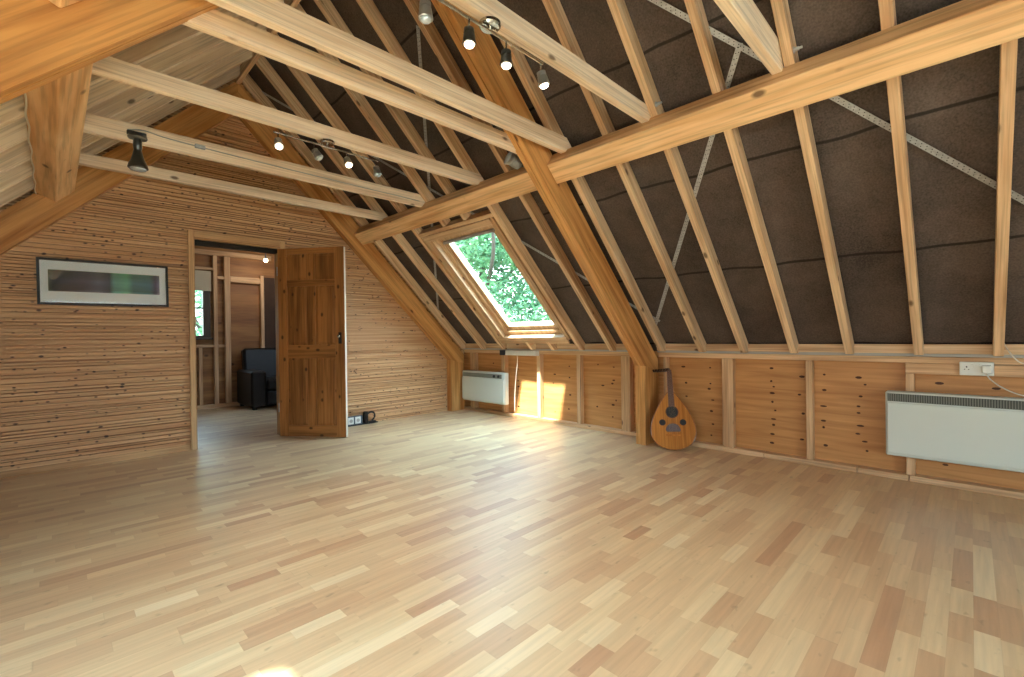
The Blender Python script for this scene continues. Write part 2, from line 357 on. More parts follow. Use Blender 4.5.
def boarding(name, y, x0, x1, ztop, hole=None, back=.03):
    """horizontal boards of uneven height with shadow gaps; face at y, facing -y"""
    mb = MB(); z = 0.0; rnd = random.Random(3)
    while z < ztop(RX) - .01:
        h = rnd.choice((.019, .022, .026, .030, .034, .044)); d = rnd.uniform(0, .007); z1 = z + h - rnd.choice((.006, .007, .009, .012))
        # clip at the roof line
        zc = (z+z1)/2
        xa = max(x0, RX - (ztop(RX) - zc)); xb = min(x1, RX + (ztop(RX) - zc))
        spans = [(xa, xb)]
        if hole and zc < hole[2]: spans = [(xa, hole[0]), (hole[1], xb)]
        for a, b in spans:
            if b - a > .01: mb.box((a, y + d, z), (b, y + .034, z1))
        z += h
    # backing board
    R = ztop(RX)
    def poly(pts): mb.prism(pts, 1, y+.036, y+back+.06)
    L0, R0 = x0, x1; zl = R-(RX-x0); zr = R-(x1-RX)
    if hole:
        hx0, hx1, hz = hole
        poly([(L0, 0), (hx0, 0), (hx0, R-(RX-hx0)), (L0, zl)])
        poly([(hx1, 0), (R0, 0), (R0, zr), (hx1, R-abs(hx1-RX))])
        poly([(hx0, hz), (hx1, hz), (hx1, R-abs(hx1-RX)), (RX, R), (hx0, R-(RX-hx0))])
    else: poly([(L0, 0), (R0, 0), (R0, zr), (RX, R), (L0, zl)])
    o = mb.obj(name, M_CLAD, origin=(0, y, 0)); o['kind'] = 'structure'; return o
roofz = lambda x: 4.98 - RX
DX0, DX1, DZ = .935, 1.665, 1.945
boarding('wall_back', YG, -1.55, 4.12, roofz, (DX0-.02, DX1+.02, DZ+.02))

# knee wall on the skylight side: plywood face with knots in it
def ply_wall():
    mb = MB(); mb.box((4.10, -3.6, 0), (4.14, YG, .95))
    rnd = random.Random(11)
    cols = [(-.55, 6), (-.12, 5), (.13, 5), (.565, 9), (.78, 6), (1.14, 10), (.93, 4), (1.62, 7), (1.85, 5), (2.62, 6), (2.80, 3), (3.2, 4), (3.42, 3), (4.0, 4), (4.45, 4)]
    for cy, n in cols:
        for i in range(n):
            z = .09 + .64*(i+rnd.uniform(.15, .85))/n; y = cy + rnd.gauss(0, .012); w = rnd.choice((.009, .012, .015, .020)) * (1.9 if rnd.random() < .12 else 1); h = rnd.uniform(.006, .010)
            k = 10; v = [(4.0996, y + w*math.cos(2*math.pi*a/k), z + h*math.sin(2*math.pi*a/k)) for a in range(k)]
            mb.add(v, [tuple(range(k))], 1)
    o = mb.obj('wall_right', [M_PLY, M_KNOT], origin=(4.1, 0, 0)); o['kind'] = 'structure'
ply_wall()
MB().box((mx(4.10, -1)-.04, -3.6, 0), (mx(4.10, -1), YG, .95)).obj('wall_left', M_PLY, origin=(-1.52, 0, 0))['kind'] = 'structure'
# gable behind the viewpoint, its wide glazed opening added to daylight the room
def front_wall():
    mb = MB(); y0, y1 = -3.66, -3.6; R = 4.98 - RX
    gx0, gx1, gz0, gz1 = -.75, 1.7, .08, 1.95
    f = lambda x: R - abs(x-RX)
    mb.prism([(-1.55, 0), (gx0, 0), (gx0, f(gx0)), (-1.55, f(-1.55))], 1, y0, y1)
    mb.prism([(gx1, 0), (4.12, 0), (4.12, f(4.12)), (gx1, f(gx1))], 1, y0, y1)
    mb.prism([(gx0, 0), (gx1, 0), (gx1, gz0), (gx0, gz0)], 1, y0, y1)
    mb.prism([(gx0, gz1), (gx1, gz1), (gx1, f(gx1)), (RX, R), (gx0, f(gx0))], 1, y0, y1)
    mb.obj('wall_front', M_CLAD, origin=(0, y1, 0))['kind'] = 'structure'
    w = empty('window_3', ((gx0+gx1)/2, y1, gz0), kind='structure')
    fr = MB(); n = 4
    for i in range(n+1):
        x = gx0 + (gx1-gx0)*i/n; fr.box((x-.03 if i else x, y0-.005, gz0), (x+.03 if i < n else x, y1+.01, gz1))
    fr.box((gx0, y0-.005, gz0), (gx1, y1+.01, gz0+.06)).box((gx0, y0-.005, gz1-.06), (gx1, y1+.01, gz1))
    fr.obj('window_frame', M_WIN, w)
    MB().box((gx0, -3.635, gz0), (gx1, -3.63, gz1)).obj('pane', M_GLASS, w)
    return gx0, gx1, gz0, gz1
GW = front_wall()

# ------------------------------------------------------------------ roof felt (both slopes), with the skylight openings
VF = 4.94/S2; VI = 4.80/S2
U_EAVE = (4.10-.84)/S2; U_RIDGE = (RX*2 - 4.94)/S2
WIN_U0, WIN_U1 = .50, 2.03
def felt(name, side, holes):
    """sheets lapped every 0.78 m down the slope; holes = (y0, y1, u0, u1)"""
    mb = MB()
    seams = [U_RIDGE, (1.81*2-4.94)/S2, (2.36*2-4.94)/S2, (2.905*2-4.94)/S2, (3.46*2-4.94)/S2, U_EAVE+.04]
    ys = sorted(set([round(-3.64 + .0605*i, 4) for i in range(145)] + [h[0] for h in holes] + [h[1] for h in holes] + [YG+.02]))
    ys = [y for y in ys if y <= YG+.021]
    rnd = random.Random(5)
    ph = [rnd.uniform(0, 6.28) for _ in range(12)]
    for k in range(len(seams)-1):
        a, b = seams[k], seams[k+1] + (.05 if k < len(seams)-2 else 0)
        us = sorted(set([a + (b-a)*i/8 for i in range(9)] + [h[2] for h in holes if a < h[2] < b] + [h[3] for h in holes if a < h[3] < b]))
        base = len(mb.v); grid = {}
        def P(u, y):
            t = (u-a)/(b-a)
            sag = .004*math.sin(y*8.8+ph[k]+u*2) + .003*math.sin(y*17.3+ph[k+3]-u*5) + .003*math.sin(u*11+ph[k+5]+y)
            return UV(u, y, VF + .032 - .029*t + sag*.8, side)
        idx = {}; v = []; f = []
        for i, u in enumerate(us):
            for j, y in enumerate(ys): idx[i, j] = len(v); v.append(P(u, y))
        for i in range(len(us)-1):
            for j in range(len(ys)-1):
                cu, cy = (us[i]+us[i+1])/2, (ys[j]+ys[j+1])/2
                if any(h[0] < cy < h[1] and h[2] < cu < h[3] for h in holes): continue
                f.append((idx[i, j], idx[i, j+1], idx[i+1, j+1], idx[i+1, j]))
        mb.add(v, f)
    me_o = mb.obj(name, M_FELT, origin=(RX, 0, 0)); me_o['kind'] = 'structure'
    md = me_o.modifiers.new('thickness', 'SOLIDIFY'); md.thickness = .004; md.offset = 0
    # tiled outer skin, keeps daylight out of the laps
    out = MB(); V0, V1 = VF+.045, VF+.075
    yc = sorted(set([-3.66, YG+.09] + [h[0] for h in holes] + [h[1] for h in holes])); uc = sorted(set([U_RIDGE-.06, U_EAVE+.12] + [h[2] for h in holes] + [h[3] for h in holes]))
    for i in range(len(uc)-1):
        for j in range(len(yc)-1):
            cu, cy = (uc[i]+uc[i+1])/2, (yc[j]+yc[j+1])/2
            if any(h[0] < cy < h[1] and h[2] < cu < h[3] for h in holes): continue
            a, b, c, d = uc[i], uc[i+1], yc[j], yc[j+1]
            out.frame([UV(a, c, V0, side), UV(b, c, V0, side), UV(b, d, V0, side), UV(a, d, V0, side), UV(a, c, V1, side), UV(b, c, V1, side), UV(b, d, V1, side), UV(a, d, V1, side)])
    out.obj(name.replace('ceiling', 'ceiling_tiles'), M_DARK, origin=(RX, 0, 0))['kind'] = 'structure'
SKY = (3.02, 4.03)                       # the skylight in view
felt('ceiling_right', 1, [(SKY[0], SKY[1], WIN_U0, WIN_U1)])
LW = [(.35, 1.25, (2*1.95-4.94)/S2+1.02, (2*1.95-4.94)/S2+1.9), (-.95, .0, .6, 1.95), (-2.4, -1.35, .6, 1.95)]
LW = [(.33, 1.43, .70, 1.95), (-1.15, -.05, .95, 2.05), (-2.6, -1.45, .95, 2.05)]  # first fits the floor sun patch; other two unseen, added for daylight
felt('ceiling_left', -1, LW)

# ------------------------------------------------------------------ skylights
def skylight(name, side, y0, y1, u0, u1):
    """opening y0..y1, u0..u1 (felt hole); window set in a lined reveal"""
    r = empty(name, UV((u0+u1)/2, (y0+y1)/2, VI, side), kind='structure')
    B = lambda mb, ya, yb, ua, ub, va, vb: mb.frame([UV(ua, ya, va, side), UV(ub, ya, va, side), UV(ub, yb, va, side), UV(ua, yb, va, side), UV(ua, ya, vb, side), UV(ub, ya, vb, side), UV(ub, yb, vb, side), UV(ua, yb, vb, side)])
    gx = Vector((1*side, 0, -1))
    k = dict(X=gx, bevel=.002)
    wy0, wy1, wu0, wu1 = y0+.03, y1-.07 if side > 0 and y0 > 2 else y1-.03, u0+.06, u1-.03
    # flat boards round the opening on the rafter plane
    mb = MB(); B(mb, wy1-.005, y1+.03, u0-.02, u1+.0, VI+.004, VI+.022); mb.obj('lining_board', M_WIN, r, **k)
    mb = MB(); B(mb, wy0-.03, y1+.03, u0-.005, wu0, VI-.004, VI+.018); mb.obj('lining_board', M_WIN, r, X=(0, 1, 0), bevel=.002)
    mb = MB(); B(mb, wy0-.03, y1+.03, wu1, wu1+.10, VI+.0, VI+.02); mb.obj('sill_board', M_WIN, r, X=(0, 1, 0), bevel=.002)
    # reveal lining
    mb = MB(); B(mb, wy1, y1+.015, wu0-.07, wu1+.06, VI+.0225, VF+.04); mb.obj('reveal_board', M_WIN, r, **k)
    mb = MB(); B(mb, y0-.02, wy0, wu0-.07, wu1+.06, VI+.021, VF+.04); mb.obj('reveal_board', M_WIN, r, **k)
    mb = MB(); B(mb, wy0, wy1, wu0-.07, wu0, VI+.0185, VF+.04); mb.obj('reveal_board', M_WIN, r, X=(0, 1, 0))
    mb = MB(); B(mb, wy0, wy1, wu1, wu1+.06, VI+.0205, VF+.04); mb.obj('reveal_board', M_WIN, r, X=(0, 1, 0))
    # outer frame and sash
    def ring(nm, ya, yb, ua, ub, w, va, vb, mat, par):
        mb = MB(); B(mb, ya, ya+w, ua, ub, va, vb); B(mb, yb-w, yb, ua, ub, va, vb); B(mb, ya+w, yb-w, ua, ua+w, va, vb); B(mb, ya+w, yb-w, ub-w, ub, va, vb)
        return mb.obj(nm, mat, par, X=gx)
    ring('window_frame', wy0, wy1, wu0, wu1, .050, VF-.040, VF+.06, M_WIN, r)
    sa = ring('sash', wy0+.052, wy1-.052, wu0+.052, wu1-.052, .055, VF-.015, VF+.05, M_WIN, r)
    mb = MB(); B(mb, wy0+.07, wy1-.07, wu0+.075, wu0+.10, VF-.045, VF-.016); mb.obj('control_bar', M_STEEL, sa, X=(0, 1, 0))
    mb = MB(); B(mb, wy0+.10, wy1-.10, wu0+.10, wu1-.10, VF+.018, VF+.024); mb.obj('pane', M_GLASS, sa)
    return r
skylight('window_1', 1, SKY[0], SKY[1], WIN_U0, WIN_U1)
for i, h in enumerate(LW): skylight('window_%d' % (4+i), -1, *h)  # the last two are unseen skylights, added as fill light

# ------------------------------------------------------------------ roof timbers
RW = .045
RAFT = [4.93, 4.507, 4.12, 3.632, 3.31, 2.932, 2.55, 2.24, 2.019, 1.647, 1.307, .95, .607, .24, -.115, -.47]
where_r = {4.93: 'hard against the far truss', 4.507: 'first clear of the far truss, beside the skylight bay', 4.12: 'along the far edge of the skylight opening',
 3.632: 'cut short above the skylight, nearer its far edge', 3.31: 'cut short above the skylight, nearer its near edge', 2.932: 'along the near edge of the skylight opening',
 2.55: 'midway between the skylight and the big middle truss', 2.24: 'tucked behind the big middle truss', 2.019: 'lying alongside the big middle truss, above the lute',
 1.647: 'first clear one past the middle truss, over the knee wall', 1.307: 'second clear one past the middle truss, meeting a bolted collar tie', .95: 'third clear one past the middle truss, plain and without a collar tie',
 .607: 'fourth clear one past the middle truss, joined by the nearest collar tie', .24: 'fifth clear one past the middle truss, over the near heater end', -.115: 'last whole one, above the double socket', -.47: 'at the very edge of view beyond the socket'}
def rafter_poly(side, x_top, x_bot, v0=VI, v1=VF-.004):
    c0, c1 = v0*S2, v1*S2
    P = [(x_top, c0-x_top), (x_bot, c0-x_bot), (x_bot+(c1-c0)*.5 if x_bot < 3.8 else min(4.045, x_bot+(c1-c0)), 0), (0, 0)]
    # square-cut ends; eaves end cut level
    if x_bot > 3.8:
        zb = c0 - x_bot; P = [(x_top, c0-x_top), (x_bot, zb), (c1-zb, zb)]
    else: P = [(x_top, c0-x_top), (x_bot, c0-x_bot), (x_bot+(c1-c0)/2, c0-x_bot+(c1-c0)/2)]
    if abs(x_top-RX) < .03: P += [(x_top, c1-x_top)]
    else: P += [(x_top+(c1-c0)/2, c0-x_top+(c1-c0)/2)]
    return [(mx(x, side), z) for x, z in P]
def rafter(side, y, x_top, x_bot, label, group):
    mb = MB().prism(rafter_poly(side, x_top, x_bot), 1, y-RW/2, y+RW/2)
    o = mb.obj('rafter', M_RAFT if side > 0 else M_COLL, X=(side, 0, -1), Zh=(0, 1, 0), bevel=.0025)
    return tag(o, label, 'rafter', group)
XT = RX+.019; XB = 3.955
for y in RAFT:
    if y in (3.632, 3.31):
        rafter(1, y, XT, 2.715, 'pale softwood rafter ' + where_r[y], 'rafters on the skylight slope')
        o = MB().prism([(3.865, .935), (3.955, .845), (4.08, .845), (3.93, .995)], 1, y-RW/2, y+RW/2).obj('rafter_stub', M_RAFT, X=(1, 0, -1), bevel=.002)
        tag(o, 'short rafter stub under the skylight sill, ' + ('nearer the gable wall' if y > 3.5 else 'nearer the middle truss'), 'rafter stub', 'rafter stubs under the skylight')
    else: rafter(1, y, XT, XB, 'pale softwood rafter ' + where_r[y], 'rafters on the skylight slope')
LEFT = [4.85, 4.47, 4.09, 3.685, 3.315, 2.92, 2.019]
nth = ['hard against the far truss', 'second from the gable wall', 'third from the gable wall', 'fourth from the gable wall', 'fifth from the gable wall', 'sixth from the gable wall', 'on the near side of the near truss leg']
for y, w in zip(LEFT, nth):
    rafter(-1, y, XT, XB, 'whitish rafter facing the skylight slope, ' + w, 'rafters on the slope facing the skylight')
# header over the skylight
tag(MB().frame([UV(.452, 2.955, VI, 1), UV(.49, 2.955, VI, 1), UV(.49, 4.097, VI, 1), UV(.452, 4.097, VI, 1), UV(.452, 2.955, VF-.005, 1), UV(.49, 2.955, VF-.005, 1), UV(.49, 4.097, VF-.005, 1), UV(.452, 4.097, VF-.005, 1)]).obj('skylight_header', M_RAFT, X=(0, 1, 0)), 'timber header between rafters just above the skylight', 'header')
# ridge board
tag(MB().box((RX-.018, -3.6, 3.47), (RX+.018, 4.975, 3.64)).obj('ridge_board', M_RAFT, X=(0, 1, 0), Zh=(0, 0, 1)), 'thin timber ridge board along the peak of the roof', 'ridge board')

# purlins: tilted with the slope
def purlin(side, y0, y1, label, mat=M_PURL):
    c0, c1 = 4.63, 4.80; h = (c1-c0)/2
    P = [(2.55, c0-2.55), (2.55+h, c0-2.55+h) if side > 0 else (2.665, 2.135), (2.515, c1-2.515), (2.442, c0-2.442)]
    o = MB().prism([(mx(x, side), z) for x, z in P], 1, y0, y1).obj('purlin', mat, X=(0, 1, 0), Zh=(-side, 0, -1), bevel=.004)
    return tag(o, label, 'purlin', 'purlins under the rafters')
T0, T1 = 2.085, 2.178
purlin(1, -.9, T0-.008, 'heavy pale purlin running toward the viewer from the middle truss')
purlin(1, T1, 4.972, 'heavy purlin over the skylight, between the two trusses')
purlin(-1, T1, 4.960, 'heavy pale purlin on the slope without skylight, ending at the far truss')
purlin(-1, -.9, T0-.008, 'stub of purlin lapping the near truss leg at the top corner of view')

# trusses
def truss(y0, y1, label, double=True, xi=3.79, cl=4.495):
    r = empty('roof_truss', (RX, (y0+y1)/2, 0), label, 'roof truss', 'big orange roof trusses')
    co = 4.795
    for side in (1, -1):
        ci = 4.495 if side > 0 else cl
        leg = [(RX, ci-RX), (xi, ci-xi), (4.028, ci-xi-.05), (4.028, co-4.028), (RX, co-RX)]
        post = [(xi, 0.001), (4.028, 0.001), (4.028, ci-xi-.0505), (xi, ci-xi-.0005)]
        m_ = (y0+y1)/2
        parts = [(y0, m_-.004), (m_+.004, y1)] if double else [(y0, y1)]
        for nm, P, X in (('leg', leg, (side, 0, -1)), ('post', post, (0, 0, 1))):
            mb = MB()
            for a, b in parts: mb.prism([(mx(x, side), z) for x, z in P], 1, a, b)
            if double:  # recessed core between the two leaves
                cx = sum(p[0] for p in P)/len(P); cz = sum(p[1] for p in P)/len(P)
                mb.prism([(mx(cx+(x-cx)*.97, side), cz+(z-cz)*.995) for x, z in P], 1, m_-.004, m_+.004)
            mb.obj(nm, M_TRUS, r, X=X, Zh=(0, 1, 0))
    return r
truss(T0, T1, 'big orange timber truss in mid room, twin leaves, one post beside the lute', True, 3.775, 4.45)
truss(4.977, YG-.002, 'big orange timber truss flat against the boarded gable wall', False, 3.80)

# collar ties
def collar(yf, z0, z1, xl, xr, label, yt=.045, lip=False):
    c1 = 4.90
    def poly(z0, z1):
        a = min(xr, 4.86-z0)
        return [(mx(a, -1) if xl is None else xl, z0), (a, z0), (a, min(z1, 4.92-a)), (4.86-z1 if 4.86-z1 < a else a, z1), (mx(min(a, 4.86-z1), -1) if xl is None else xl, z1), ]
    P = [(2*RX-xr, z0), (xr, z0), (xr-.0, z0+.02), (min(xr, 4.87-z1), z1), (2*RX-min(xr, 4.87-z1), z1), (2*RX-xr, z0+.02)]
    mb = MB().prism(P, 1, yf, yf+yt)
    if lip: mb.prism([(x, z+(.016 if z > z0+.05 else .014)) for x, z in P], 1, yf+yt+.001, yf+2*yt-.012)
    o = mb.obj('collar_tie', M_COLL, X=(1, 0, 0), bevel=0.0025)
    return tag(o, label, 'collar tie', 'collar ties across the roof')
collar(4.435, 2.262, 2.345, None, 2.60, 'lowest-looking pale collar tie, nearest the gable wall')
collar(3.66, 2.238, 2.350, None, 2.60, 'doubled pale collar tie carrying a spotlight and cable, second from the gable wall', .032, True)
collar(2.862, 2.258, 2.348, None, 2.60, 'pale collar tie with the far spotlight bar under it')
collar(2.170, 2.262, 2.352, None, 2.60, 'pale collar tie just behind the middle truss')
collar(1.950, 2.258, 2.360, None, 2.60, 'broad pale collar tie crossing the front of the middle truss')
collar(1.333, 2.258, 2.350, None, 2.56, 'pale collar tie above the near spotlight bar')
collar(.633, 2.256, 2.390, None, 2.52, 'nearest collar tie, cut off by the top of the view')

# bolts through rafter and collar
def bolt(x, y, z, label):
    mb = MB().lathe((x, y, z), (.0, -1, .0), [(0, .016), (.004, .016), (.004, .009), (.022, .009), (.022, .006), (.036, .006)], 6)
    o = mb.obj('bolt', M_STEEL); tag(o, label, 'bolt', 'coach bolts at the rafters')
bolt(2.49, 1.283, 2.335, 'steel bolt on the rafter joined by the collar tie above the near spotlight bar')
bolt(2.49, .583, 2.335, 'steel bolt on the rafter joined by the nearest collar tie')

# steel bracing straps behind the rafters
def strap(a, b, label, ext=None):
    ua, ya = a; ub, yb = b; d = Vector((ub-ua, yb-ya)).normalized(); n = Vector((-d.y, d.x))*.014
    v = VF-.012
    q = [(ua+n.x, ya+n.y), (ub+n.x, yb+n.y), (ub-n.x, yb-n.y), (ua-n.x, ya-n.y)]
    mb = MB().add([UV(u, y, v) for u, y in q] + [UV(u, y, v+.0015) for u, y in q], [(0, 1, 2, 3), (7, 6, 5, 4), (0, 4, 5, 1), (1, 5, 6, 2), (2, 6, 7, 3), (3, 7, 4, 0)])
    # punched holes, drawn as dark recess discs
    Ltot = math.hypot(ub-ua, yb-ya); k = int(Ltot/.028)
    for i in range(k):
        for off in (-.006, .006):
            t = (i+.5)/k; u = ua+(ub-ua)*t + n.x/.014*off + (d.x*.007 if off > 0 else 0); y = ya+(yb-ya)*t + n.y/.014*off + (d.y*.007 if off > 0 else 0)
            mb.add([UV(u+.0028*math.cos(w*math.pi/3), y+.0028*math.sin(w*math.pi/3), v-.0004) for w in range(6)], [tuple(range(6))], 1)
    o = mb.obj('bracing_strap', [M_STEEL, M_DARK], X=Vector(UV(ub, yb, v))-Vector(UV(ua, ya, v)))
    tag(o, label, 'metal strap', 'steel bracing straps against the felt')
strap((-1.2, 1.85), (1.75, -.66), 'perforated steel strap rising away from the double socket across the felt')
strap((.0, .81), (1.947, 2.01), 'steel strap slanting down to the foot of the middle truss by the lute')
strap((-1.53, 5.05), (1.9, 1.95), 'steel strap slanting down behind the rafter between skylight and middle truss')
strap((-.95, 2.66), (1.6, 4.96), 'steel strap slanting down toward the corner above the far heater')

# ------------------------------------------------------------------ knee wall timbers
def stud(y, w, label, x0=XR, z0=.041, z1=.788, d=.066):
    o = MB().box((x0, y-w/2, z0), (x0+d, y+w/2, z1)).obj('wall_stud', M_STUD, X=(0, 0, 1), bevel=.002)
    tag(o, label, 'wall stud', 'studs of the knee wall')
for y, w, t in ((4.80, .09, 'far one behind the far heater'), (4.20, .06, 'behind the near end of the far heater'), (3.60, .05, 'sunlit, below the skylight and the white box'), (3.02, .045, 'dark-edged, below the near edge of the skylight'),
                (2.44, .10, 'wide, just beyond the middle truss post'), (2.02, .03, 'thin, beside the lute neck'), (1.461, .088, 'wide, first past the lute'), (.867, .042, 'narrow, between the lute and the near heater'),
                (-.50, .045, 'beyond the near heater')):
    stud(y, w, 'upright softwood stud, ' + t)
stud(.290, .044, 'partly behind the near heater', z1=.717)
def plate(name, y0, y1, z0, z1, label, cat, x0=XR, d=.066, mat=M_STUD, g=None):
    o = MB().box((x0, y0, z0), (x0+d, y1, z1)).obj(name, mat, X=(0, 1, 0), bevel=.002); tag(o, label, cat, g)
for a, b, t in ((-2.4, .295, 'running out of view below the near heater'), (.30, .575, 'short piece at the foot of the near heater stud'), (.58, 1.18, 'piece between two studs in front of bare ply'), (1.185, 2.083, 'piece behind the lute'),
                (2.180, 3.95, 'long bleached piece below the skylight'), (3.955, 4.975, 'reddish piece under the far heater')):
    plate('sole_plate', a, b, 0.001, .04, 'softwood sole plate, ' + t, 'sole plate', x0=XR-.012, d=.078, g='sole plates along the knee wall')
plate('top_plate', -2.4, 2.083, .79, .832, 'timber rail capping the knee wall, near side of the middle truss', 'top plate')
plate('top_plate', 2.180, 4.975, .79, .832, 'timber rail capping the knee wall below the skylight', 'top plate')
plate('noggin_rail', -2.4, .312, .718, .788, 'deeper timber rail carrying the double socket', 'rail', x0=XR-.004, d=.066)
plate('eaves_board', -2.4, 2.083, .853, .915, 'long timber board behind the rafter feet, near side of middle truss', 'board', x0=4.002, d=.018, mat=M_RAFT)
plate('eaves_board', 2.180, 4.975, .853, .915, 'long timber board behind the rafter feet below the skylight', 'board', x0=4.002, d=.018, mat=M_RAFT)
def conduit(y0, y1, label):
    mb = MB().box((XR-.022, y0, .834), (XR+.002, y1, .852)); o = mb.obj('cable_trunking', M_GREY, X=(0, 1, 0), bevel=.002); tag(o, label, 'trunking')
conduit(-2.4, 2.083, 'slim grey cable trunking on the knee wall, from the lute past the socket')
conduit(2.180, 4.975, 'slim grey cable trunking on the knee wall under the skylight')

# ------------------------------------------------------------------ door and opening
def door():
    # frame lining
    c = empty('trim_1', ((DX0+DX1)/2, YG, 0), kind='structure')
    for nm, a, b, X in (('jamb', (DX0-.02, YG-.004, 0), (DX0, YG+.13, DZ), (0, 0, 1)), ('jamb', (DX1, YG-.004, 0), (DX1+.02, YG+.13, DZ), (0, 0, 1)), ('head', (DX0-.02, YG-.004, DZ), (DX1+.02, YG+.13, DZ+.02), (1, 0, 0))):
        MB().box(a, b).obj(nm, M_TRIM, c, X=X, bevel=.002)
    for nm, a, b, X in (('casing', (DX0-.052, YG-.02, 0), (DX0-.008, YG-.001, DZ+.075), (0, 0, 1)), ('casing', (DX1+.008, YG-.02, 0), (DX1+.06, YG-.001, DZ+.075), (0, 0, 1)), ('casing', (DX0-.008, YG-.02, DZ+.01), (DX1+.008, YG-.001, DZ+.075), (1, 0, 0))):
        MB().box(a, b).obj(nm, M_TRIM, c, X=X, bevel=.003)
    MB().box((DX0+.001, YG+.035, DZ-.045), (DX1-.001, YG+.10, DZ-.0005)).obj('head_shade', M_DARK, c)  # dark strip standing in for the shade below the door head
    # leaf
    W, H, T = .722, 1.925, .036
    hinge = Vector((1.640, YG-.034, .008)); free = Vector((2.083, 4.452, .008))
    ux = (free-hinge); ux.z = 0; ux.normalize(); nz = Vector((ux.y, -ux.x, 0))   # towards the viewer
    if nz.dot(Vector((0, 0, 0))-hinge) < 0: nz = -nz
    D = lambda x, y, z: hinge + ux*x - nz*y + Vector((0, 0, z))
    r = empty('door_1', hinge, kind='structure')
    def bx(nm, x0, x1, z0, z1, y0, y1, mat, par, X, bev=.002):
        mb = MB().frame([D(x0, y0, z0), D(x1, y0, z0), D(x1, y1, z0), D(x0, y1, z0), D(x0, y0, z1), D(x1, y0, z1), D(x1, y1, z1), D(x0, y1, z1)])
        return mb.obj(nm, mat, par, X=X, Zh=nz, bevel=bev)
    st = .10; vert = (0, 0, 1)
    zs = [(0, .115), (.80, .935), (1.535, 1.60), (H-.06, H)]
    bx('stile', 0, st, 0, H, 0, T, M_DOOR, r, vert); bx('stile', W-st, W, 0, H, 0, T, M_DOOR, r, vert)
    for a, b in zs: bx('door_rail', st+.0003, W-st-.0003, a, b, .0005, T-.0005, M_DOOR, r, ux)
    mid0, mid1 = W/2-.045, W/2+.045
    for (a, b), (c2, d) in zip(zs[:-1], zs[1:]):
        bx('muntin', mid0, mid1, b+.0003, c2-.0003, .0005, T-.0005, M_DOOR, r, vert)
        for x0, x1 in ((st, mid0), (mid1, W-st)):
            # fielded panel: recessed edge, raised middle
            mb = MB(); z0, z1 = b, c2; e = .028
            for yA, yB in ((.014, .004), (T-.014, T-.004)):
                o = [(x0, z0), (x1, z0), (x1, z1), (x0, z1)]; i_ = [(x0+e, z0+e), (x1-e, z0+e), (x1-e, z1-e), (x0+e, z1-e)]
                v = [D(x, yA, z) for x, z in o] + [D(x, yB+(.003 if yB < .01 else -.003), z) for x, z in i_]
                mb.add(v, [(0, 1, 5, 4), (1, 2, 6, 5), (2, 3, 7, 6), (3, 0, 4, 7), (4, 5, 6, 7)])
            mb.obj('door_panel', M_DOOR, r, X=vert, Zh=nz)
    # latch plate and knob
    p = D(W-.048, -.003, 1.0)
    h = bx('escutcheon', W-.066, W-.032, .945, 1.06, -.003, 0, M_BLACK, r, vert, .0)
    MB().lathe(D(W-.049, -.003, 1.02), nz, [(0, .008), (.012, .008), (.018, .014), (.03, .016), (.04, .010)], 14).obj('door_knob', M_CHROME, r, smooth=True)
    bx('lit_edge', W, W+.002, .002, H-.002, .003, T-.003, M_CABLE, r, vert, 0)  # pale strip painting the light caught along the latch edge
    for z in (.25, 1.65): MB().lathe(D(-.006, .0, z), (0, 0, 1), [(0, .006), (.09, .006)], 10).obj('hinge', M_STEEL, r)
door()

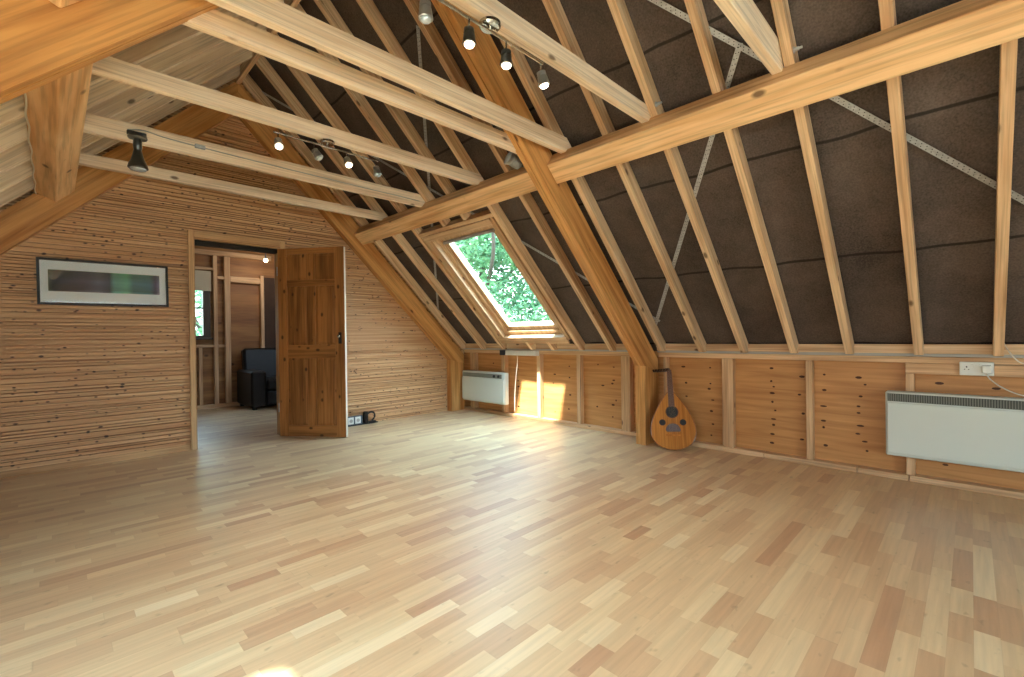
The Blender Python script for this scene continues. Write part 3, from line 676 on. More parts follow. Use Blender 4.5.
# ------------------------------------------------------------------ picture
MB().box((-1.52, YG-.008, 0), (DX0-.053, YG-.001, .055)).obj('baseboard_back', M_TRIM, X=(1, 0, 0), bevel=.002)['kind'] = 'structure'
def picture():
    x0, x1, z0, z1 = -.083, .731, 1.302, 1.662; y = YG-.026
    r = empty('framed_picture', ((x0+x1)/2, YG-.002, (z0+z1)/2), 'long black framed panoramic print on the boarded gable wall', 'picture')
    w = .017; mb = MB()
    mb.box((x0, y, z0), (x1, YG-.003, z0+w)).box((x0, y, z1-w), (x1, YG-.003, z1)).box((x0, y, z0+w), (x0+w, YG-.003, z1-w)).box((x1-w, y, z0+w), (x1, YG-.003, z1-w))
    mb.obj('picture_frame', M_BLACK, r)
    mt = plain('picture_mat', (232, 246, 255), .6)
    MB().box((x0+w, y+.010, z0+w), (x1-w, y+.014, z1-w)).obj('mat_board', mt, r)
    m, nt, b = newmat('blurred_print'); L = nt.links.new
    tc = N(nt, 'ShaderNodeTexCoord'); sp = N(nt, 'ShaderNodeSeparateXYZ'); L(tc.outputs['Generated'], sp.inputs[0])
    r1 = N(nt, 'ShaderNodeValToRGB'); e = r1.color_ramp.elements; e[0].position = 0; e[0].color = lin((92, 108, 88)); e[1].position = 1; e[1].color = lin((120, 130, 160))
    for p, c in ((.04, (44, 50, 54)), (.3, (70, 70, 84)), (.42, (96, 98, 116)), (.52, (48, 60, 74)), (.56, (110, 170, 160)), (.68, (116, 186, 158)), (.74, (86, 130, 132)), (.9, (80, 130, 140)), (.96, (70, 74, 110))):
        q = r1.color_ramp.elements.new(p); q.color = lin(c)
    L(sp.outputs['X'], r1.inputs[0])
    r2 = N(nt, 'ShaderNodeValToRGB'); e = r2.color_ramp.elements; e[0].position = 0; e[0].color = (.9, .9, .9, 1); e[1].position = 1; e[1].color = lin((150, 170, 130))
    for p, c in ((.12, (130, 130, 130)), (.5, (190, 188, 200)), (.8, (110, 130, 110))):
        q = r2.color_ramp.elements.new(p); q.color = lin(c)
    L(sp.outputs['Z'], r2.inputs[0])
    mi = N(nt, 'ShaderNodeMixRGB', blend_type='OVERLAY'); mi.inputs[0].default_value = .6; L(r1.outputs[0], mi.inputs[1]); L(r2.outputs[0], mi.inputs[2])
    no = N(nt, 'ShaderNodeTexNoise'); no.inputs['Scale'].default_value = 5; L(tc.outputs['Generated'], no.inputs['Vector'])
    m2 = N(nt, 'ShaderNodeMixRGB', blend_type='SOFT_LIGHT'); m2.inputs[0].default_value = .5; L(mi.outputs[0], m2.inputs[1]); L(no.outputs['Fac'], m2.inputs[2])
    L(m2.outputs[0], b.inputs['Base Color']); b.inputs['Roughness'].default_value = .5
    MB().box((x0+.062, y+.007, z0+.105), (x1-.062, y+.0098, z1-.088)).obj('print', m, r)
    g, nt, b = newmat('picture_glass'); tr = N(nt, 'ShaderNodeBsdfTransparent'); gl = N(nt, 'ShaderNodeBsdfGlossy'); gl.inputs['Roughness'].default_value = .03
    ms = N(nt, 'ShaderNodeMixShader'); nt.links.new(sheen(nt), ms.inputs[0]); nt.links.new(tr.outputs[0], ms.inputs[1]); nt.links.new(gl.outputs[0], ms.inputs[2]); nt.links.new(ms.outputs[0], nt.nodes['Material Output'].inputs[0])
    MB().box((x0+w, y+.003, z0+w), (x1-w, y+.005, z1-w)).obj('picture_glass', g, r)
    r.rotation_euler = (0, math.radians(-.5), 0)
picture()

# ------------------------------------------------------------------ heaters
def heater_near():
    y0, y1, z0, z1, xf, xb = -.62, .41, .172, .600, 3.942, XR-.002
    r = empty('panel_heater', (xb, (y0+y1)/2, z0), 'long white panel heater under the double socket, cut by the edge of view', 'heater', 'white electric panel heaters')
    MB().box((xf+.012, y0, z0), (xb, y1, z1)).obj('casing', M_HEAT, r, bevel=.008)
    MB().box((xf, y0+.010, z0+.018), (xf+.013, y1-.010, z1-.072)).obj('front_panel', M_HEAT, r, bevel=.004)
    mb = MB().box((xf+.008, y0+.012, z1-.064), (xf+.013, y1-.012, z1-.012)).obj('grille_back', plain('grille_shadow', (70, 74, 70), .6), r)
    n = 86; mb = MB()
    for i in range(n):
        y = y0+.014+(y1-y0-.028)*(i+.5)/n; mb.box((xf+.002, y-.0030, z1-.064), (xf+.009, y+.0030, z1-.014))
    g = mb.obj('grille', M_GRILL, r); 
    MB().box((xf+.0, y0+.008, z1-.012), (xf+.016, y1-.008, z1-.001)).obj('top_lip', M_HEAT, r, bevel=.003)
heater_near()
def heater_far():
    y0, y1, z0, z1, xf, xb = 4.09, 4.925, .150, .550, 3.938, XR-.002
    r = empty('panel_heater', (xb, (y0+y1)/2, z0), 'small white panel heater in the far corner by the gable wall', 'heater', 'white electric panel heaters')
    MB().box((xf+.012, y0, z0), (xb, y1, z1)).obj('casing', M_HEAT, r, bevel=.012)
    MB().box((xf, y0+.012, z0+.02), (xf+.013, y1-.012, z1-.085)).obj('front_panel', M_HEAT, r, bevel=.004)
    MB().box((xf+.004, y0+.05, z1-.075), (xf+.0125, y1-.03, z1-.022)).obj('grille', M_GRILL, r, bevel=.002)
    for y in (y0+.10, y0+.18): MB().lathe((xf+.005, y, z1-.049), (-1, 0, 0), [(0, .018), (.008, .018), (.014, .013)], 16).obj('control_knob', M_BLACK, r)
heater_far()

# ------------------------------------------------------------------ sockets, box, cables
def double_socket():
    y0, y1, z0, z1, x = -.098, .052, .722, .805, XR-.008
    r = empty('double_socket', (x, (y0+y1)/2, z0), 'white double wall socket on the timber rail above the near heater', 'socket')
    MB().box((x-.022, y0, z0), (x, y1, z1)).obj('face_plate', M_WHITE, r, bevel=.003)
    for yc in (.020, -.066):
        mb = MB().box((x-.0235, yc-.003, .770), (x-.0221, yc+.003, .779)).box((x-.0235, yc-.012, .757), (x-.0221, yc-.006, .761)).box((x-.0235, yc+.006, .757), (x-.0221, yc+.012, .761))
        mb.obj('pin_holes', M_BLACK, r)
    for yc in (-.004, -.040): MB().box((x-.026, yc-.006, .772), (x-.022, yc+.006, .792)).obj('rocker_switch', M_WHITE, r, bevel=.001)
    p = empty('plug', (x-.03, -.066, .76), 'white plug in the double socket with its cable running off', 'plug')
    MB().box((x-.052, -.090, .737), (x-.024, -.044, .788)).obj('plug_body', M_WHITE, p, bevel=.006)
    MB().tube(curve_pts([(x-.045, -.062, .738), (x-.05, -.085, .70), (x-.05, -.135, .655), (x-.05, -.21, .618), (x-.045, -.33, .60), (x-.04, -.5, .62)], 30), .0036).obj('plug_cable', M_CABLE, p, smooth=True)
double_socket()
tag(MB().tube(curve_pts([(3.90, -.118, 1.03), (3.955, -.128, .95), (3.975, -.165, .86), (3.985, -.22, .80), (3.99, -.36, .772), (3.995, -.55, .79)], 30), .0038).obj('hanging_cable', M_CABLE, smooth=True), 'thin white cable dropping off the rafter above the double socket', 'cable')
def white_box():
    x = XR-.014
    r = empty('control_box', (x, 3.9, .75), 'shiny white box with a dark end on the knee wall below the skylight', 'box')
    MB().box((x-.052, 3.58, .772), (x+.012, 4.09, .832)).obj('box_body', M_WHITE, r, bevel=.004)
    MB().box((x-.054, 4.092, .770), (x+.012, 4.19, .834)).obj('end_cap', plain('dark_blue_plastic', (38, 52, 70), .35), r, bevel=.003)
    MB().tube(curve_pts([(x-.03, 3.90, .772), (x-.028, 3.905, .66), (x-.022, 3.93, .55), (x-.01, 3.955, .45), (x-.01, 3.97, .30), (x-.008, 3.98, .06)], 30), .0035, 6).obj('flex', M_CABLE, r, smooth=True)
white_box()
def floor_socket():
    r = empty('socket_strip', (2.42, 4.80, 0), 'low row of white sockets on a dark base beside the open door', 'socket')
    y = 5.055
    # stands against the boarding, on the floor
    MB().box((2.25, y-.05, .001), (2.73, y, .012)).obj('base_strip', M_BLACK, r)
    MB().box((2.26, y-.040, .012), (2.54, y-.003, .11)).obj('back_box', plain('slate_plastic', (70, 80, 92), .5), r, bevel=.003)
    for x in (2.31, 2.395, 2.48):
        q = MB().box((x-.034, y-.046, .022), (x+.034, y-.040, .100)).obj('socket_plate', M_WHITE, r, bevel=.002)
        MB().lathe((x, y-.0465, .06), (0, -1, 0), [(0, .02), (.001, .02), (.0012, .015)], 16).obj('socket_face', M_GREY, q)
    p = empty('black_charger', (2.62, y-.04, .012), 'black plug-in charger leaning at the end of the white sockets', 'charger')
    MB().box((2.555, y-.062, .013), (2.60, y-.012, .145)).obj('charger_body', M_BLACK, p, bevel=.006)
    MB().box((2.61, y-.058, .013), (2.70, y-.03, .032)).obj('charger_foot', M_BLACK, p, bevel=.004)
    MB().tube(curve_pts([(2.60, y-.04, .12), (2.64, y-.045, .135), (2.68, y-.045, .12), (2.685, y-.045, .07), (2.65, y-.045, .033)], 20), .011).obj('charger_lead', M_BLACK, p, smooth=True)
floor_socket()

# ------------------------------------------------------------------ oud (pear-backed lute)
def oud():
    L_body, Wd, Dp = .50, .185, .16   # length, half width, bowl depth
    # outline half-width as function of t (0 bottom .. 1 neck joint)
    def hw(t):
        return Wd * (math.sin(math.pi*min(1, t**.62))**.62 if t < 1 else 0) * .999
    prof = [(0, .0), (.015, .30), (.05, .56), (.10, .76), (.17, .90), (.25, .98), (.33, 1.0), (.42, .975), (.52, .90), (.62, .79), (.72, .65), (.82, .49), (.90, .345), (.96, .23), (1.0, .14)]
    # orientation
    base = Vector((3.80, 1.845, .004)); up = Vector((.185, .150, .965)).normalized()
    front = Vector((-.88, -.46, 0)); front = (front - up*front.dot(up)).normalized(); right = up.cross(front)*-1
    right = front.cross(up)*-1 if False else up.cross(front)
    base = Vector((3.775, 1.812, .004)) 
    G = lambda x, y, z: base + right*x + front*y + up*z     # y towards viewer
    r = empty('oud', base, 'pear-shaped wooden oud with dark soundholes leaning against the middle truss post', 'lute')
    # bowl: ribs
    n = 22; mb = MB(); v = []; f = []
    ts = prof
    for t, w in ts:
        for k in range(n+1):
            a = math.pi*k/n
            v.append(G(Wd*w*math.cos(a), -Dp*w*math.sin(a)**.9 + .0, t*L_body))
    for i in range(len(ts)-1):
        for k in range(n): f.append((i*(n+1)+k, i*(n+1)+k+1, (i+1)*(n+1)+k+1, (i+1)*(n+1)+k))
    m_bowl = wood('bowl_wood', (150, 92, 48), (96, 54, 26), knots=0, rough=.3, coat=.4)
    mb.add(v, f); mb.obj('bowl', m_bowl, r, X=up, smooth=True)
    m_top = wood('soundboard_wood', (196, 130, 62), (172, 106, 46), knots=0, gy=60, rough=.75, spec=.15, coat=0)
    v = [G(Wd*w, .0, t*L_body) for t, w in ts] + [G(-Wd*w, .0, t*L_body) for t, w in reversed(ts)]
    nv = len(v); v2 = [p+front*.004 for p in v]
    MB().add(v+v2, [tuple(range(nv)), tuple(range(2*nv-1, nv-1, -1))]+[(i, (i+1) % nv, nv+(i+1) % nv, nv+i) for i in range(nv)]).obj('soundboard', m_top, r, X=up, Zh=front)
    # edge binding
    MB().tube([G(Wd*w*1.0, .003, t*L_body) for t, w in ts], .0035, 6).obj('binding', m_bowl, r)
    MB().tube([G(-Wd*w*1.0, .003, t*L_body) for t, w in ts], .0035, 6).obj('binding', m_bowl, r)
    m_dk = plain('rosette_black', (22, 16, 12), .6); m_ring = plain('rosette_ring', (90, 48, 22), .5)
    def rose(x, z, rad):
        o = MB().lathe(G(x, .0041, z), front, [(0, rad*1.16), (.001, rad*1.16), (.0012, rad)], 28).obj('rosette', m_ring, r)
        MB().lathe(G(x, .0052, z), front, [(0, rad), (.0006, rad)], 28).obj('soundhole', m_dk, o)
    rose(0, .325, .047); rose(-.085, .235, .024); rose(.085, .235, .024)
    # pickguard (fan shaped), bridge
    pts = [(-.05, .155)] + [(.062*math.cos(a)*1.0, .165+.062*math.sin(a)) for a in [math.pi*(1-k/12) for k in range(13)]] + [(.05, .155)]
    v = [G(x, .0042, z) for x, z in pts]; v2 = [G(x, .0055, z) for x, z in pts]; nv = len(v)
    MB().add(v+v2, [tuple(range(nv)), tuple(range(2*nv-1, nv-1, -1))]+[(i, (i+1) % nv, nv+(i+1) % nv, nv+i) for i in range(nv)]).obj('pickguard', plain('pickguard_brown', (70, 32, 18), .35), r)
    MB().frame([G(-.062, .004, .118), G(.062, .004, .118), G(.062, .013, .118), G(-.062, .013, .118), G(-.062, .004, .132), G(.062, .004, .132), G(.062, .010, .132), G(-.062, .010, .132)]).obj('bridge', m_top, r)
    # fingerboard and neck
    z0, z1 = L_body*.93, .70
    MB().frame([G(-.027, -.035, L_body*.96), G(.027, -.035, L_body*.96), G(.029, .004, L_body*.93), G(-.029, .004, L_body*.93), G(-.018, -.022, z1), G(.018, -.022, z1), G(.019, .004, z1), G(-.019, .004, z1)]).obj('neck', wood('neck_wood', (190, 122, 70), (150, 88, 46), knots=0, rough=.35), r, X=up, bevel=.004)
    MB().frame([G(-.026, .0042, .375), G(.026, .0042, .375), G(.026, .008, .375), G(-.026, .008, .375), G(-.019, .0042, z1), G(.019, .0042, z1), G(.019, .008, z1), G(-.019, .008, z1)]).obj('fingerboard', plain('rosewood', (92, 52, 28), .4), r)
    # bent-back pegbox
    pd = (-front*.55 + up*.02 + Vector((-.62, .78, 0))*.85).normalized(); pb = G(0, -.006, z1)
    m_peg = plain('peg_wood', (52, 28, 16), .4)
    side = up
    q = []
    for t, hw_, hh in ((0, .019, .014), (.15, .010, .009)):
        c = pb + pd*t; w_ = pd.cross(side).normalized()
        q += [c-w_*hw_-side*hh, c+w_*hw_-side*hh, c+w_*hw_+side*hh, c-w_*hw_+side*hh]
    MB().add(q, [(0, 1, 2, 3), (4, 7, 6, 5), (0, 4, 5, 1), (1, 5, 6, 2), (2, 6, 7, 3), (3, 7, 4, 0)]).obj('pegbox', m_peg, r)
    w_ = pd.cross(side).normalized()
    for i in range(5):
        for s in (-1, 1):
            c = pb + pd*(.025+.026*i); a = c + w_*s*.010
            MB().lathe(a, w_*s, [(0, .003), (.018, .003), (.020, .008), (.034, .009), (.036, .004)], 8).obj('peg', m_peg, r)
    # strings
    m_str = plain('string', (150, 125, 90), .4)
    for i in range(6):
        x = -.030+.012*i
        MB().tube([G(x, .014, .128), G(x*.45, .0095, z1)], .0004, 4).obj('string', m_str, r)
oud()

# ------------------------------------------------------------------ spotlights
def spot(parent, pos, d, lit, mat=M_GUN, drop=.035, name='spotlight', s=1.0):
    """stem from pos down, then a stepped lamp can pointing along d"""
    pos = Vector(pos); d = Vector(d).normalized()
    MB().lathe(pos, (0, 0, -1), [(0, .004), (drop, .004)], 8).obj('stem', M_CHROME, parent)
    p = pos + Vector((0, 0, -drop)) 
    h = MB().lathe(p, d, [(0, .006*s), (.004, .020*s), (.020*s, .021*s), (.021*s, .017*s), (.024*s, .017*s), (.025*s, .022*s), (.042*s, .024*s), (.060*s, .027*s), (.062*s, .024*s)], 18).obj('lamp_head', mat, parent, smooth=False)
    MB().lathe(p + d*.058*s, d, [(0, .018*s), (.005, .020*s), (.012*s, .017*s), (.016*s, .009*s)], 18).obj('bulb', M_BULB if lit else M_DULL, h, smooth=True)
    if lit:
        l = bpy.data.lights.new('lamp_light', 'SPOT'); l.energy = 9; l.spot_size = 1.9; l.spot_blend = .8; l.color = (1, .83, .62); l.shadow_soft_size = .02
        o = link(bpy.data.objects.new('lamp_light', l)); o.location = p + d*.085*s; o.rotation_euler = d.to_track_quat('-Z', 'Y').to_euler()
def bar(x0, x1, y, z, canopy_x, ztop, label, lamps, group='spotlight bars on the collar ties'):
    r = empty('spotlight_bar', ((x0+x1)/2, y, z), label, 'spotlight bar', group)
    MB().tube([(x0, y, z), (x1, y, z)], .006, 10).obj('bar', M_CHROME, r)
    MB().lathe((canopy_x, y, ztop), (0, 0, -1), [(0, .044), (.012, .044), (.018, .038), (.019, .010), (ztop-z, .010)], 24).obj('canopy', M_CHROME, r)
    for x, d, lit, mat in lamps: spot(r, (x, y, z-.004), d, lit, mat)
M_SILV = plain('satin_nickel', (165, 168, 166), .35, metal=.85)
bar(.93, 1.575, 1.356, 2.228, 1.255, 2.2575, 'near chrome spotlight bar with four lamps, at the top of the view',
    [(.945, (0.02, 0, -1), False, M_SILV), (1.146, (0, 0, -1), True, M_GUN), (1.345, (0, 0, -1), True, M_GUN), (1.562, (.25, -.1, -1), True, M_SILV)])
bar(.93, 1.60, 2.885, 2.222, 1.25, 2.2575, 'far slim spotlight bar hanging under the collar tie, two lamps lit',
    [(.955, (-.1, -.5, -.8), True, M_SILV), (1.165, (.35, -.3, -.8), False, M_SILV), (1.375, (0, -.5, -.8), True, M_SILV), (1.585, (.1, -.2, -1), False, M_SILV)])
# single spotlight on the doubled collar with its cable
r = empty('spotlight', (.375, 3.64, 2.23), 'single dark spotlight hanging from the doubled collar tie, near the whitish rafters', 'spotlight')
MB().box((.335, 3.635, 2.275), (.43, 3.659, 2.300)).obj('bracket', M_GUN, r, bevel=.003)
MB().lathe((.385, 3.63, 2.285), (0, 0, -1), [(0, .010), (.012, .010), (.014, .046), (.028, .050), (.034, .046), (.036, .020), (.05, .020)], 20).obj('gimbal', M_GUN, r)
h = MB().lathe((.385, 3.63, 2.238), (0, 0, -1), [(0, .022), (.03, .024), (.055, .020), (.085, .026), (.115, .034), (.14, .046), (.165, .052), (.17, .048)], 22).obj('lamp_head', M_GUN, r)
MB().lathe((.385, 3.63, 2.067), (0, 0, -1), [(0, .044), (.008, .040), (.012, .02)], 20).obj('bulb', M_DULL, h, smooth=True)
j = empty('junction_box', (.705, 3.65, 2.30), 'small steel connector on the face of the doubled collar tie', 'connector')
MB().box((.685, 3.642, 2.290), (.745, 3.659, 2.315)).obj('connector_body', M_STEEL, j, bevel=.003)
tag(MB().tube(curve_pts([(.34, 3.655, 2.305), (.42, 3.655, 2.322), (.52, 3.655, 2.310), (.69, 3.652, 2.303), (.75, 3.652, 2.302), (1.1, 3.655, 2.296), (1.8, 3.655, 2.29), (2.45, 3.655, 2.285)], 40), .0035, 6).obj('cable', M_GREY, smooth=True), 'grey cable clipped along the face of the doubled collar tie', 'cable')
pts = [(2*RX-2.657+.004*math.sin(i*1.7), T1+.01+(4.93-T1)*i/26, 2.122+.003*math.sin(i*1.1+1)) for i in range(27)]
tag(MB().tube(curve_pts(pts, 78), .0042, 6).obj('cable', M_CABLE, smooth=True), 'wavy white cable stapled along the heavy purlin away from the skylight', 'cable')
# spotlight on the purlin by the middle truss
r = empty('spotlight', (2.425, 2.262, 2.24), 'ribbed silver spotlight sitting on the purlin against the middle truss', 'spotlight')
p0 = Vector((2.405, 2.290, 2.235)); dd = Vector((-.80, .22, .34)).normalized()
MB().tube([Vector((2.475, 2.255, 2.215)), Vector((2.45, 2.27, 2.23)), p0], .008, 8).obj('bracket', M_GUN, r)
prof = [(0, .020), (.01, .038)]
for i in range(5): prof += [(.02+.014*i, .040), (.028+.014*i, .040), (.029+.014*i, .045), (.033+.014*i, .045)]
prof += [(.098, .050), (.112, .056), (.115, .052)]
h = MB().lathe(p0, dd, prof, 22).obj('lamp_head', M_SILV, r)
MB().lathe(p0+dd*.112, dd, [(0, .050), (.006, .046), (.012, .02)], 20).obj('bulb', M_DULL, h, smooth=True)

# ------------------------------------------------------------------ room beyond the door
FY = 7.95
def far_room():
    wx0, wx1, wz0, wz1 = 1.16, 1.655, 1.05, 1.90
    mb = MB()
    mb.box((-1.55, FY+.07, 0), (wx0, FY+.11, 2.75)).box((wx0, FY+.07, 0), (wx1, FY+.11, wz0)).box((wx0, FY+.07, wz1), (wx1, FY+.11, 2.75)).box((wx1, FY+.07, 0), (4.12, FY+.11, 2.75))
    mb.obj('wall_far', M_PLY2, origin=(0, FY, 0))['kind'] = 'structure'
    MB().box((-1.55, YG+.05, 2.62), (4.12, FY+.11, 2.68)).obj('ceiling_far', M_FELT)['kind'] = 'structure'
    MB().box((-.2, YG+.05, 0), (-.14, FY+.11, 2.62)).obj('wall_far_left', M_PLY2)['kind'] = 'structure'
    MB().box((3.4, YG+.05, 0), (3.46, FY+.11, 2.62)).obj('wall_far_right', M_PLY2)['kind'] = 'structure'
    w = empty('window_2', ((wx0+wx1)/2, FY, wz0), kind='structure')
    f = MB(); t = .03; yA, yB = FY+.02, FY+.09
    f.box((wx0, yA, wz0), (wx1, yB, wz0+t)).box((wx0, yA, wz1-t), (wx1, yB, wz1)).box((wx0, yA, wz0+t), (wx0+t, yB, wz1-t)).box((wx1-t-.06, yA, wz0+t), (wx1, yB, wz1-t)).box((wx0+t, yA+.02, 1.47), (wx1-t-.06, yB-.02, 1.495))
    f.obj('window_frame', plain('dark_window_wood', (62, 50, 40), .5), w)
    MB().box((wx0-.02, FY-.05, wz0-.035), (wx1+.02, FY+.02, wz0-.002)).obj('window_sill', plain('dark_window_sill', (70, 56, 44), .5), w, bevel=.003)
    MB().box((wx0+t, FY+.05, wz0+t), (wx1-.09, FY+.055, wz1-t)).obj('pane', M_GLASS, w)
    tag(MB().box((wx0-.01, FY-.005, 1.735), (wx1+.01, FY+.005, 2.03)).obj('roller_blind', M_BLIND, bevel=.001), 'cream roller blind half down over the window beyond the doorway', 'blind')
    sd = lambda x0, x1, z0, z1, name, label, X, d=.07: tag(MB().box((x0, FY, z0), (x1, FY+d-.001, z1)).obj(name, M_STUD, X=X, bevel=.002), label, 'timber', 'framing timbers beyond the doorway')
    sd(1.695, 1.745, .061, 2.27, 'wall_stud', 'slim upright timber beside the window seen through the doorway', (0, 0, 1))
    sd(1.84, 1.915, .061, 2.27, 'wall_stud', 'broad upright timber between window and armchair beyond the doorway', (0, 0, 1))
    sd(2.335, 2.385, .061, 2.02, 'wall_stud', 'upright timber above the armchair, beyond the doorway', (0, 0, 1))
    sd(1.50, 1.545, .061, .90, 'wall_stud', 'low upright timber under the window beyond the doorway', (0, 0, 1))
    sd(1.917, 2.333, 1.885, 1.975, 'header', 'bright short header timber above the armchair', (1, 0, 0), .10)
    sd(1.1, 2.5, 2.272, 2.345, 'top_rail', 'horizontal top timber glimpsed under the door head', (1, 0, 0))
    sd(1.10, 1.693, 2.045, 2.085, 'rail', 'horizontal timber above the roller blind', (1, 0, 0))
    sd(1.747, 1.838, 1.925, 1.965, 'rail', 'short horizontal timber between the two uprights beside the blind', (1, 0, 0))
    sd(1.10, 1.693, .902, .942, 'rail', 'horizontal timber under the window sill, beyond the doorway', (1, 0, 0))
    sd(1.747, 1.838, .90, .94, 'rail', 'short low timber between the two uprights beside the window', (1, 0, 0))
    sd(1.2, 2.3, .001, .059, 'sole_plate', 'timber along the floor beyond the doorway', (1, 0, 0), .02)
    # dark panel in place of the deep, shaded recess beside
    tag(MB().box((2.39, FY+.02, .001), (3.39, FY+.069, 2.0)).obj('recess_panel', plain('recess_shade', (72, 48, 32), .7, noise=.3, nscale=5), origin=(2.2, FY, 0)), 'dark brown panel in place of a shaded recess behind the armchair back', 'board')
    l = empty('pendant_bulb', (2.28, 7.5, 2.618), 'small glowing bulb under the ceiling beyond the doorway', 'light')
    MB().lathe((2.28, 7.5, 2.618), (0, 0, -1), [(0, .03), (.015, .03), (.016, .006), (.36, .006), (.36, .014), (.39, .016)], 12).obj('holder', M_GUN, l)
    MB().lathe((2.28, 7.5, 2.228), (0, 0, -1), [(0, .013), (.012, .026), (.03, .03), (.048, .024), (.058, .008)], 14).obj('bulb', M_BULB, l, smooth=True)
    q = bpy.data.lights.new('bulb_light', 'POINT'); q.energy = 4; q.color = (1, .82, .6); q.shadow_soft_size = .035
    o = link(bpy.data.objects.new('bulb_light', q)); o.location = (2.28, 7.44, 2.10)
M_PLY2 = wood('far_plywood', (170, 120, 70), (132, 88, 48), knots=.3, gy=10, kscale=(6, 9, 9))
far_room()
def armchair():
    x0, y0 = 1.975, 7.19
    ang = math.radians(4)
    r = empty('armchair', (x0+.45, y0+.42, 0), 'black leather armchair in the room beyond the doorway', 'armchair')
    bx = lambda nm, a, b, bev=.02: MB().box((x0+a[0], y0+a[1], a[2]), (x0+b[0], y0+b[1], b[2])).obj(nm, M_LEATHER, r, bevel=bev, smooth=False)
    bx('arm', (0, 0, .035), (.20, .74, .555), .025); bx('arm', (.78, 0, .035), (.98, .74, .555), .025)
    bx('seat_base', (.202, .03, .04), (.778, .72, .26)); bx('seat_cushion', (.206, .0, .265), (.774, .52, .43), .03)
    MB().prism([(y0+.50, .27), (y0+.66, .27), (y0+.745, .86), (y0+.60, .88)], 0, x0+.06, x0+.92).obj('backrest', M_LEATHER, r, bevel=.03)
    for a, b in ((.03, .04), (.90, .04), (.03, .66), (.90, .66)): MB().box((x0+a, y0+b, .001), (x0+a+.05, y0+b+.05, .04)).obj('foot', M_BLACK, r)
armchair()

# ------------------------------------------------------------------ outside: lawn and trees
MB().box((-40, -40, -2.9), (50, 60, -2.8)).obj('ground', M_GRASS, origin=(0, 0, -2.8))['kind'] = 'structure'
def leafcloud(name, blobs, n, size, seed, par):
    rnd = random.Random(seed); v = []; f = []
    for i in range(n):
        c, rad = rnd.choice(blobs)
        while True:
            q = Vector((rnd.uniform(-1, 1), rnd.uniform(-1, 1), rnd.uniform(-1, 1)))
            if .35 < q.length < 1: break
        p = Vector(c) + Vector((q.x*rad[0], q.y*rad[1], q.z*rad[2]))
        a = Vector((rnd.gauss(0, 1), rnd.gauss(0, 1), rnd.gauss(0, .6))).normalized(); b_ = a.orthogonal().normalized()
        b_ = (Matrix.Rotation(rnd.uniform(0, 6.28), 3, a) @ b_); s = size*rnd.uniform(.6, 1.3)
        k = len(v); v += [p-a*s, p+b_*s*.42, p+a*s, p-b_*s*.42]; f.append((k, k+1, k+2, k+3))
    return finish(name, v, f, M_LEAF, par, origin=par.location)
def tree(loc, label, blobs, trunk, branches, n, size, seed):
    r = empty('tree', loc, label, 'tree', 'trees outside')
    MB().tube(*trunk).obj('trunk', M_BARK, r, smooth=True)
    for b in branches: MB().tube(*b).obj('branch', M_BARK, r, smooth=True)
    leafcloud('foliage', blobs, n, size, seed, r)
def V3(*a): return Vector(a)
tree((9.6, 11.6, -2.8), 'leafy tree with a dark bent branch seen through the skylight',
     [((8.0, 8.6, 3.6), (1.5, 1.5, .9)), ((9.4, 10.0, 3.0), (2.2, 2.2, 1.5)), ((8.6, 11.0, 4.3), (1.8, 1.8, 1.6)), ((10.5, 8.8, 4.4), (1.8, 1.8, 1.6)), ((9.5, 9.5, 5.8), (1.9, 1.9, 1.5)), ((8.4, 9.2, 1.6), (1.8, 2.0, 1.2)), ((10.4, 7.8, 2.0), (1.8, 1.8, 1.5))],
     (curve_pts([(9.6, 11.6, -2.8), (9.5, 11.3, 0), (9.3, 10.7, 2.0), (9.2, 10.2, 4.5)], 20), [.20 - .007*i for i in range(21)]),
     [(curve_pts([(9.4, 10.9, 1.4), (8.3, 9.2, 2.4), (7.1, 7.65, 3.05), (6.6, 7.25, 3.9), (6.0, 6.75, 4.6)], 20), [.07-.0026*i for i in range(21)]),
      (curve_pts([(9.3, 10.7, 2.0), (9.9, 9.6, 3.2), (10.6, 8.8, 4.8)], 14), .06)], 26000, .085, 1)
tree((13.5, 4.5, -2.8), 'broad green tree further along outside the skylight',
     [((12.5, 5.2, 1.5), (2.8, 2.6, 2.2)), ((12.0, 7.6, .8), (2.4, 2.2, 2.0)), ((13.5, 5.0, 4.2), (2.4, 2.4, 1.9))],
     (curve_pts([(13.5, 4.5, -2.8), (13.4, 4.6, 0), (13.2, 4.8, 3)], 12), .18), [(curve_pts([(13.4, 4.6, .2), (12.7, 5.6, 1.6), (12.2, 6.8, 2.4)], 10), .06)], 7000, .10, 2)
tree((3.2, 14.5, -2.8), 'green tree outside the window beyond the doorway',
     [((2.6, 13.4, 1.4), (1.8, 1.6, 1.8)), ((3.6, 14.0, 3.4), (1.8, 1.6, 1.6)), ((1.6, 13.8, .2), (1.6, 1.4, 1.6))],
     (curve_pts([(3.2, 14.5, -2.8), (3.1, 14.4, 0), (3.0, 14.2, 2.6)], 12), .15), [(curve_pts([(3.1, 14.4, .2), (2.6, 13.8, 1.4), (2.0, 13.4, 2.2)], 10), .05)], 7000, .09, 3)

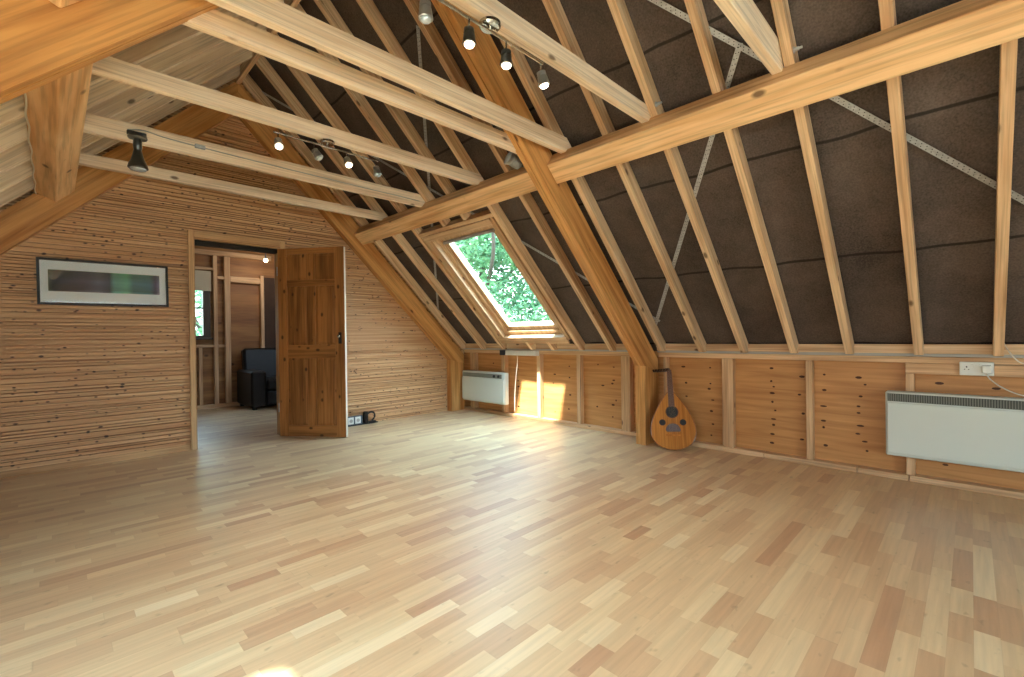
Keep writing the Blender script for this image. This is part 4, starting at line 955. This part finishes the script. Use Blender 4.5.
# ------------------------------------------------------------------ light
w = bpy.data.worlds.new('sky'); bpy.context.scene.world = w; w.use_nodes = True
nt = w.node_tree; bg = nt.nodes['Background']
tc = N(nt, 'ShaderNodeTexCoord'); sp = N(nt, 'ShaderNodeSeparateXYZ'); nt.links.new(tc.outputs['Generated'], sp.inputs[0])
rp = N(nt, 'ShaderNodeValToRGB'); e = rp.color_ramp.elements
e[0].position = 0; e[0].color = (.86, .94, 1, 1); e[1].position = .8; e[1].color = (.50, .74, 1, 1)
nt.links.new(sp.outputs['Z'], rp.inputs[0]); nt.links.new(rp.outputs[0], bg.inputs[0])
ms_ = N(nt, 'ShaderNodeMath', operation='MULTIPLY_ADD'); ms_.use_clamp = False; ms_.inputs[1].default_value = 20.0; ms_.inputs[2].default_value = 3.2
mz_ = N(nt, 'ShaderNodeMath', operation='MAXIMUM'); mz_.inputs[1].default_value = 0.0; nt.links.new(sp.outputs['Z'], mz_.inputs[0]); nt.links.new(mz_.outputs[0], ms_.inputs[0])
nt.links.new(ms_.outputs[0], bg.inputs[1])     # overcast: the zenith is far brighter than the horizon
s = bpy.data.lights.new('sun', 'SUN'); s.energy = 30; s.angle = math.radians(2.5); s.color = (1, .95, .87)
so = link(bpy.data.objects.new('sun', s)); so.rotation_euler = Vector((1, .2, -1.9)).to_track_quat('-Z', 'Y').to_euler()
def portal(side, y0, y1, u0, u1):
    l = bpy.data.lights.new('sky_portal', 'AREA'); l.shape = 'RECTANGLE'; l.size = (u1-u0)-.1; l.size_y = (y1-y0)-.06; l.cycles.is_portal = True
    o = link(bpy.data.objects.new('sky_portal', l)); o.location = UV((u0+u1)/2, (y0+y1)/2, VF+.07, side)
    X = Vector((side, 0, -1)).normalized(); Zd = Vector((side, 0, 1)).normalized(); Yd = Zd.cross(X)
    o.rotation_euler = Matrix((X, Yd, Zd)).transposed().to_euler()
portal(1, SKY[0], SKY[1], WIN_U0, WIN_U1)
for h in LW: portal(-1, *h)
def portal_v(x0, x1, z0, z1, y, d):
    l = bpy.data.lights.new('sky_portal', 'AREA'); l.shape = 'RECTANGLE'; l.size = x1-x0; l.size_y = z1-z0; l.cycles.is_portal = True
    o = link(bpy.data.objects.new('sky_portal', l)); o.location = ((x0+x1)/2, y, (z0+z1)/2); o.rotation_euler = Vector((0, d, 0)).to_track_quat('-Z', 'Z').to_euler()
portal_v(*GW, -3.68, 1); portal_v(1.16, 1.645, 1.05, 1.885, FY+.13, -1)

# ------------------------------------------------------------------ camera
cam = bpy.data.cameras.new('camera'); co = link(bpy.data.objects.new('camera', cam))
cam.sensor_width = 36; cam.lens = 458.96/1024*36; cam.clip_start = .02; cam.clip_end = 200
yaw, pitch, roll = math.radians(45.006), math.radians(-.229), math.radians(-.780)
f = Vector((math.sin(yaw)*math.cos(pitch), math.cos(yaw)*math.cos(pitch), math.sin(pitch)))
r0 = Vector((math.cos(yaw), -math.sin(yaw), 0)); u0 = r0.cross(f)
r1 = r0*math.cos(roll)+u0*math.sin(roll); u1 = -r0*math.sin(roll)+u0*math.cos(roll)
co.matrix_world = Matrix.Translation((0, 0, 1)) @ Matrix((r1, u1, -f)).transposed().to_4x4()
sc = bpy.context.scene; sc.camera = co
sc.view_settings.view_transform = 'Standard'; sc.view_settings.look = 'None'; sc.view_settings.gamma = 1; sc.view_settings.exposure = 0.95
sc.view_settings.use_curve_mapping = False
sc.cycles.use_denoising = True; sc.cycles.max_bounces = 10; sc.cycles.diffuse_bounces = 6; sc.cycles.transparent_max_bounces = 16
sc.cycles.sample_clamp_indirect = 6; sc.cycles.caustics_reflective = False; sc.cycles.caustics_refractive = False
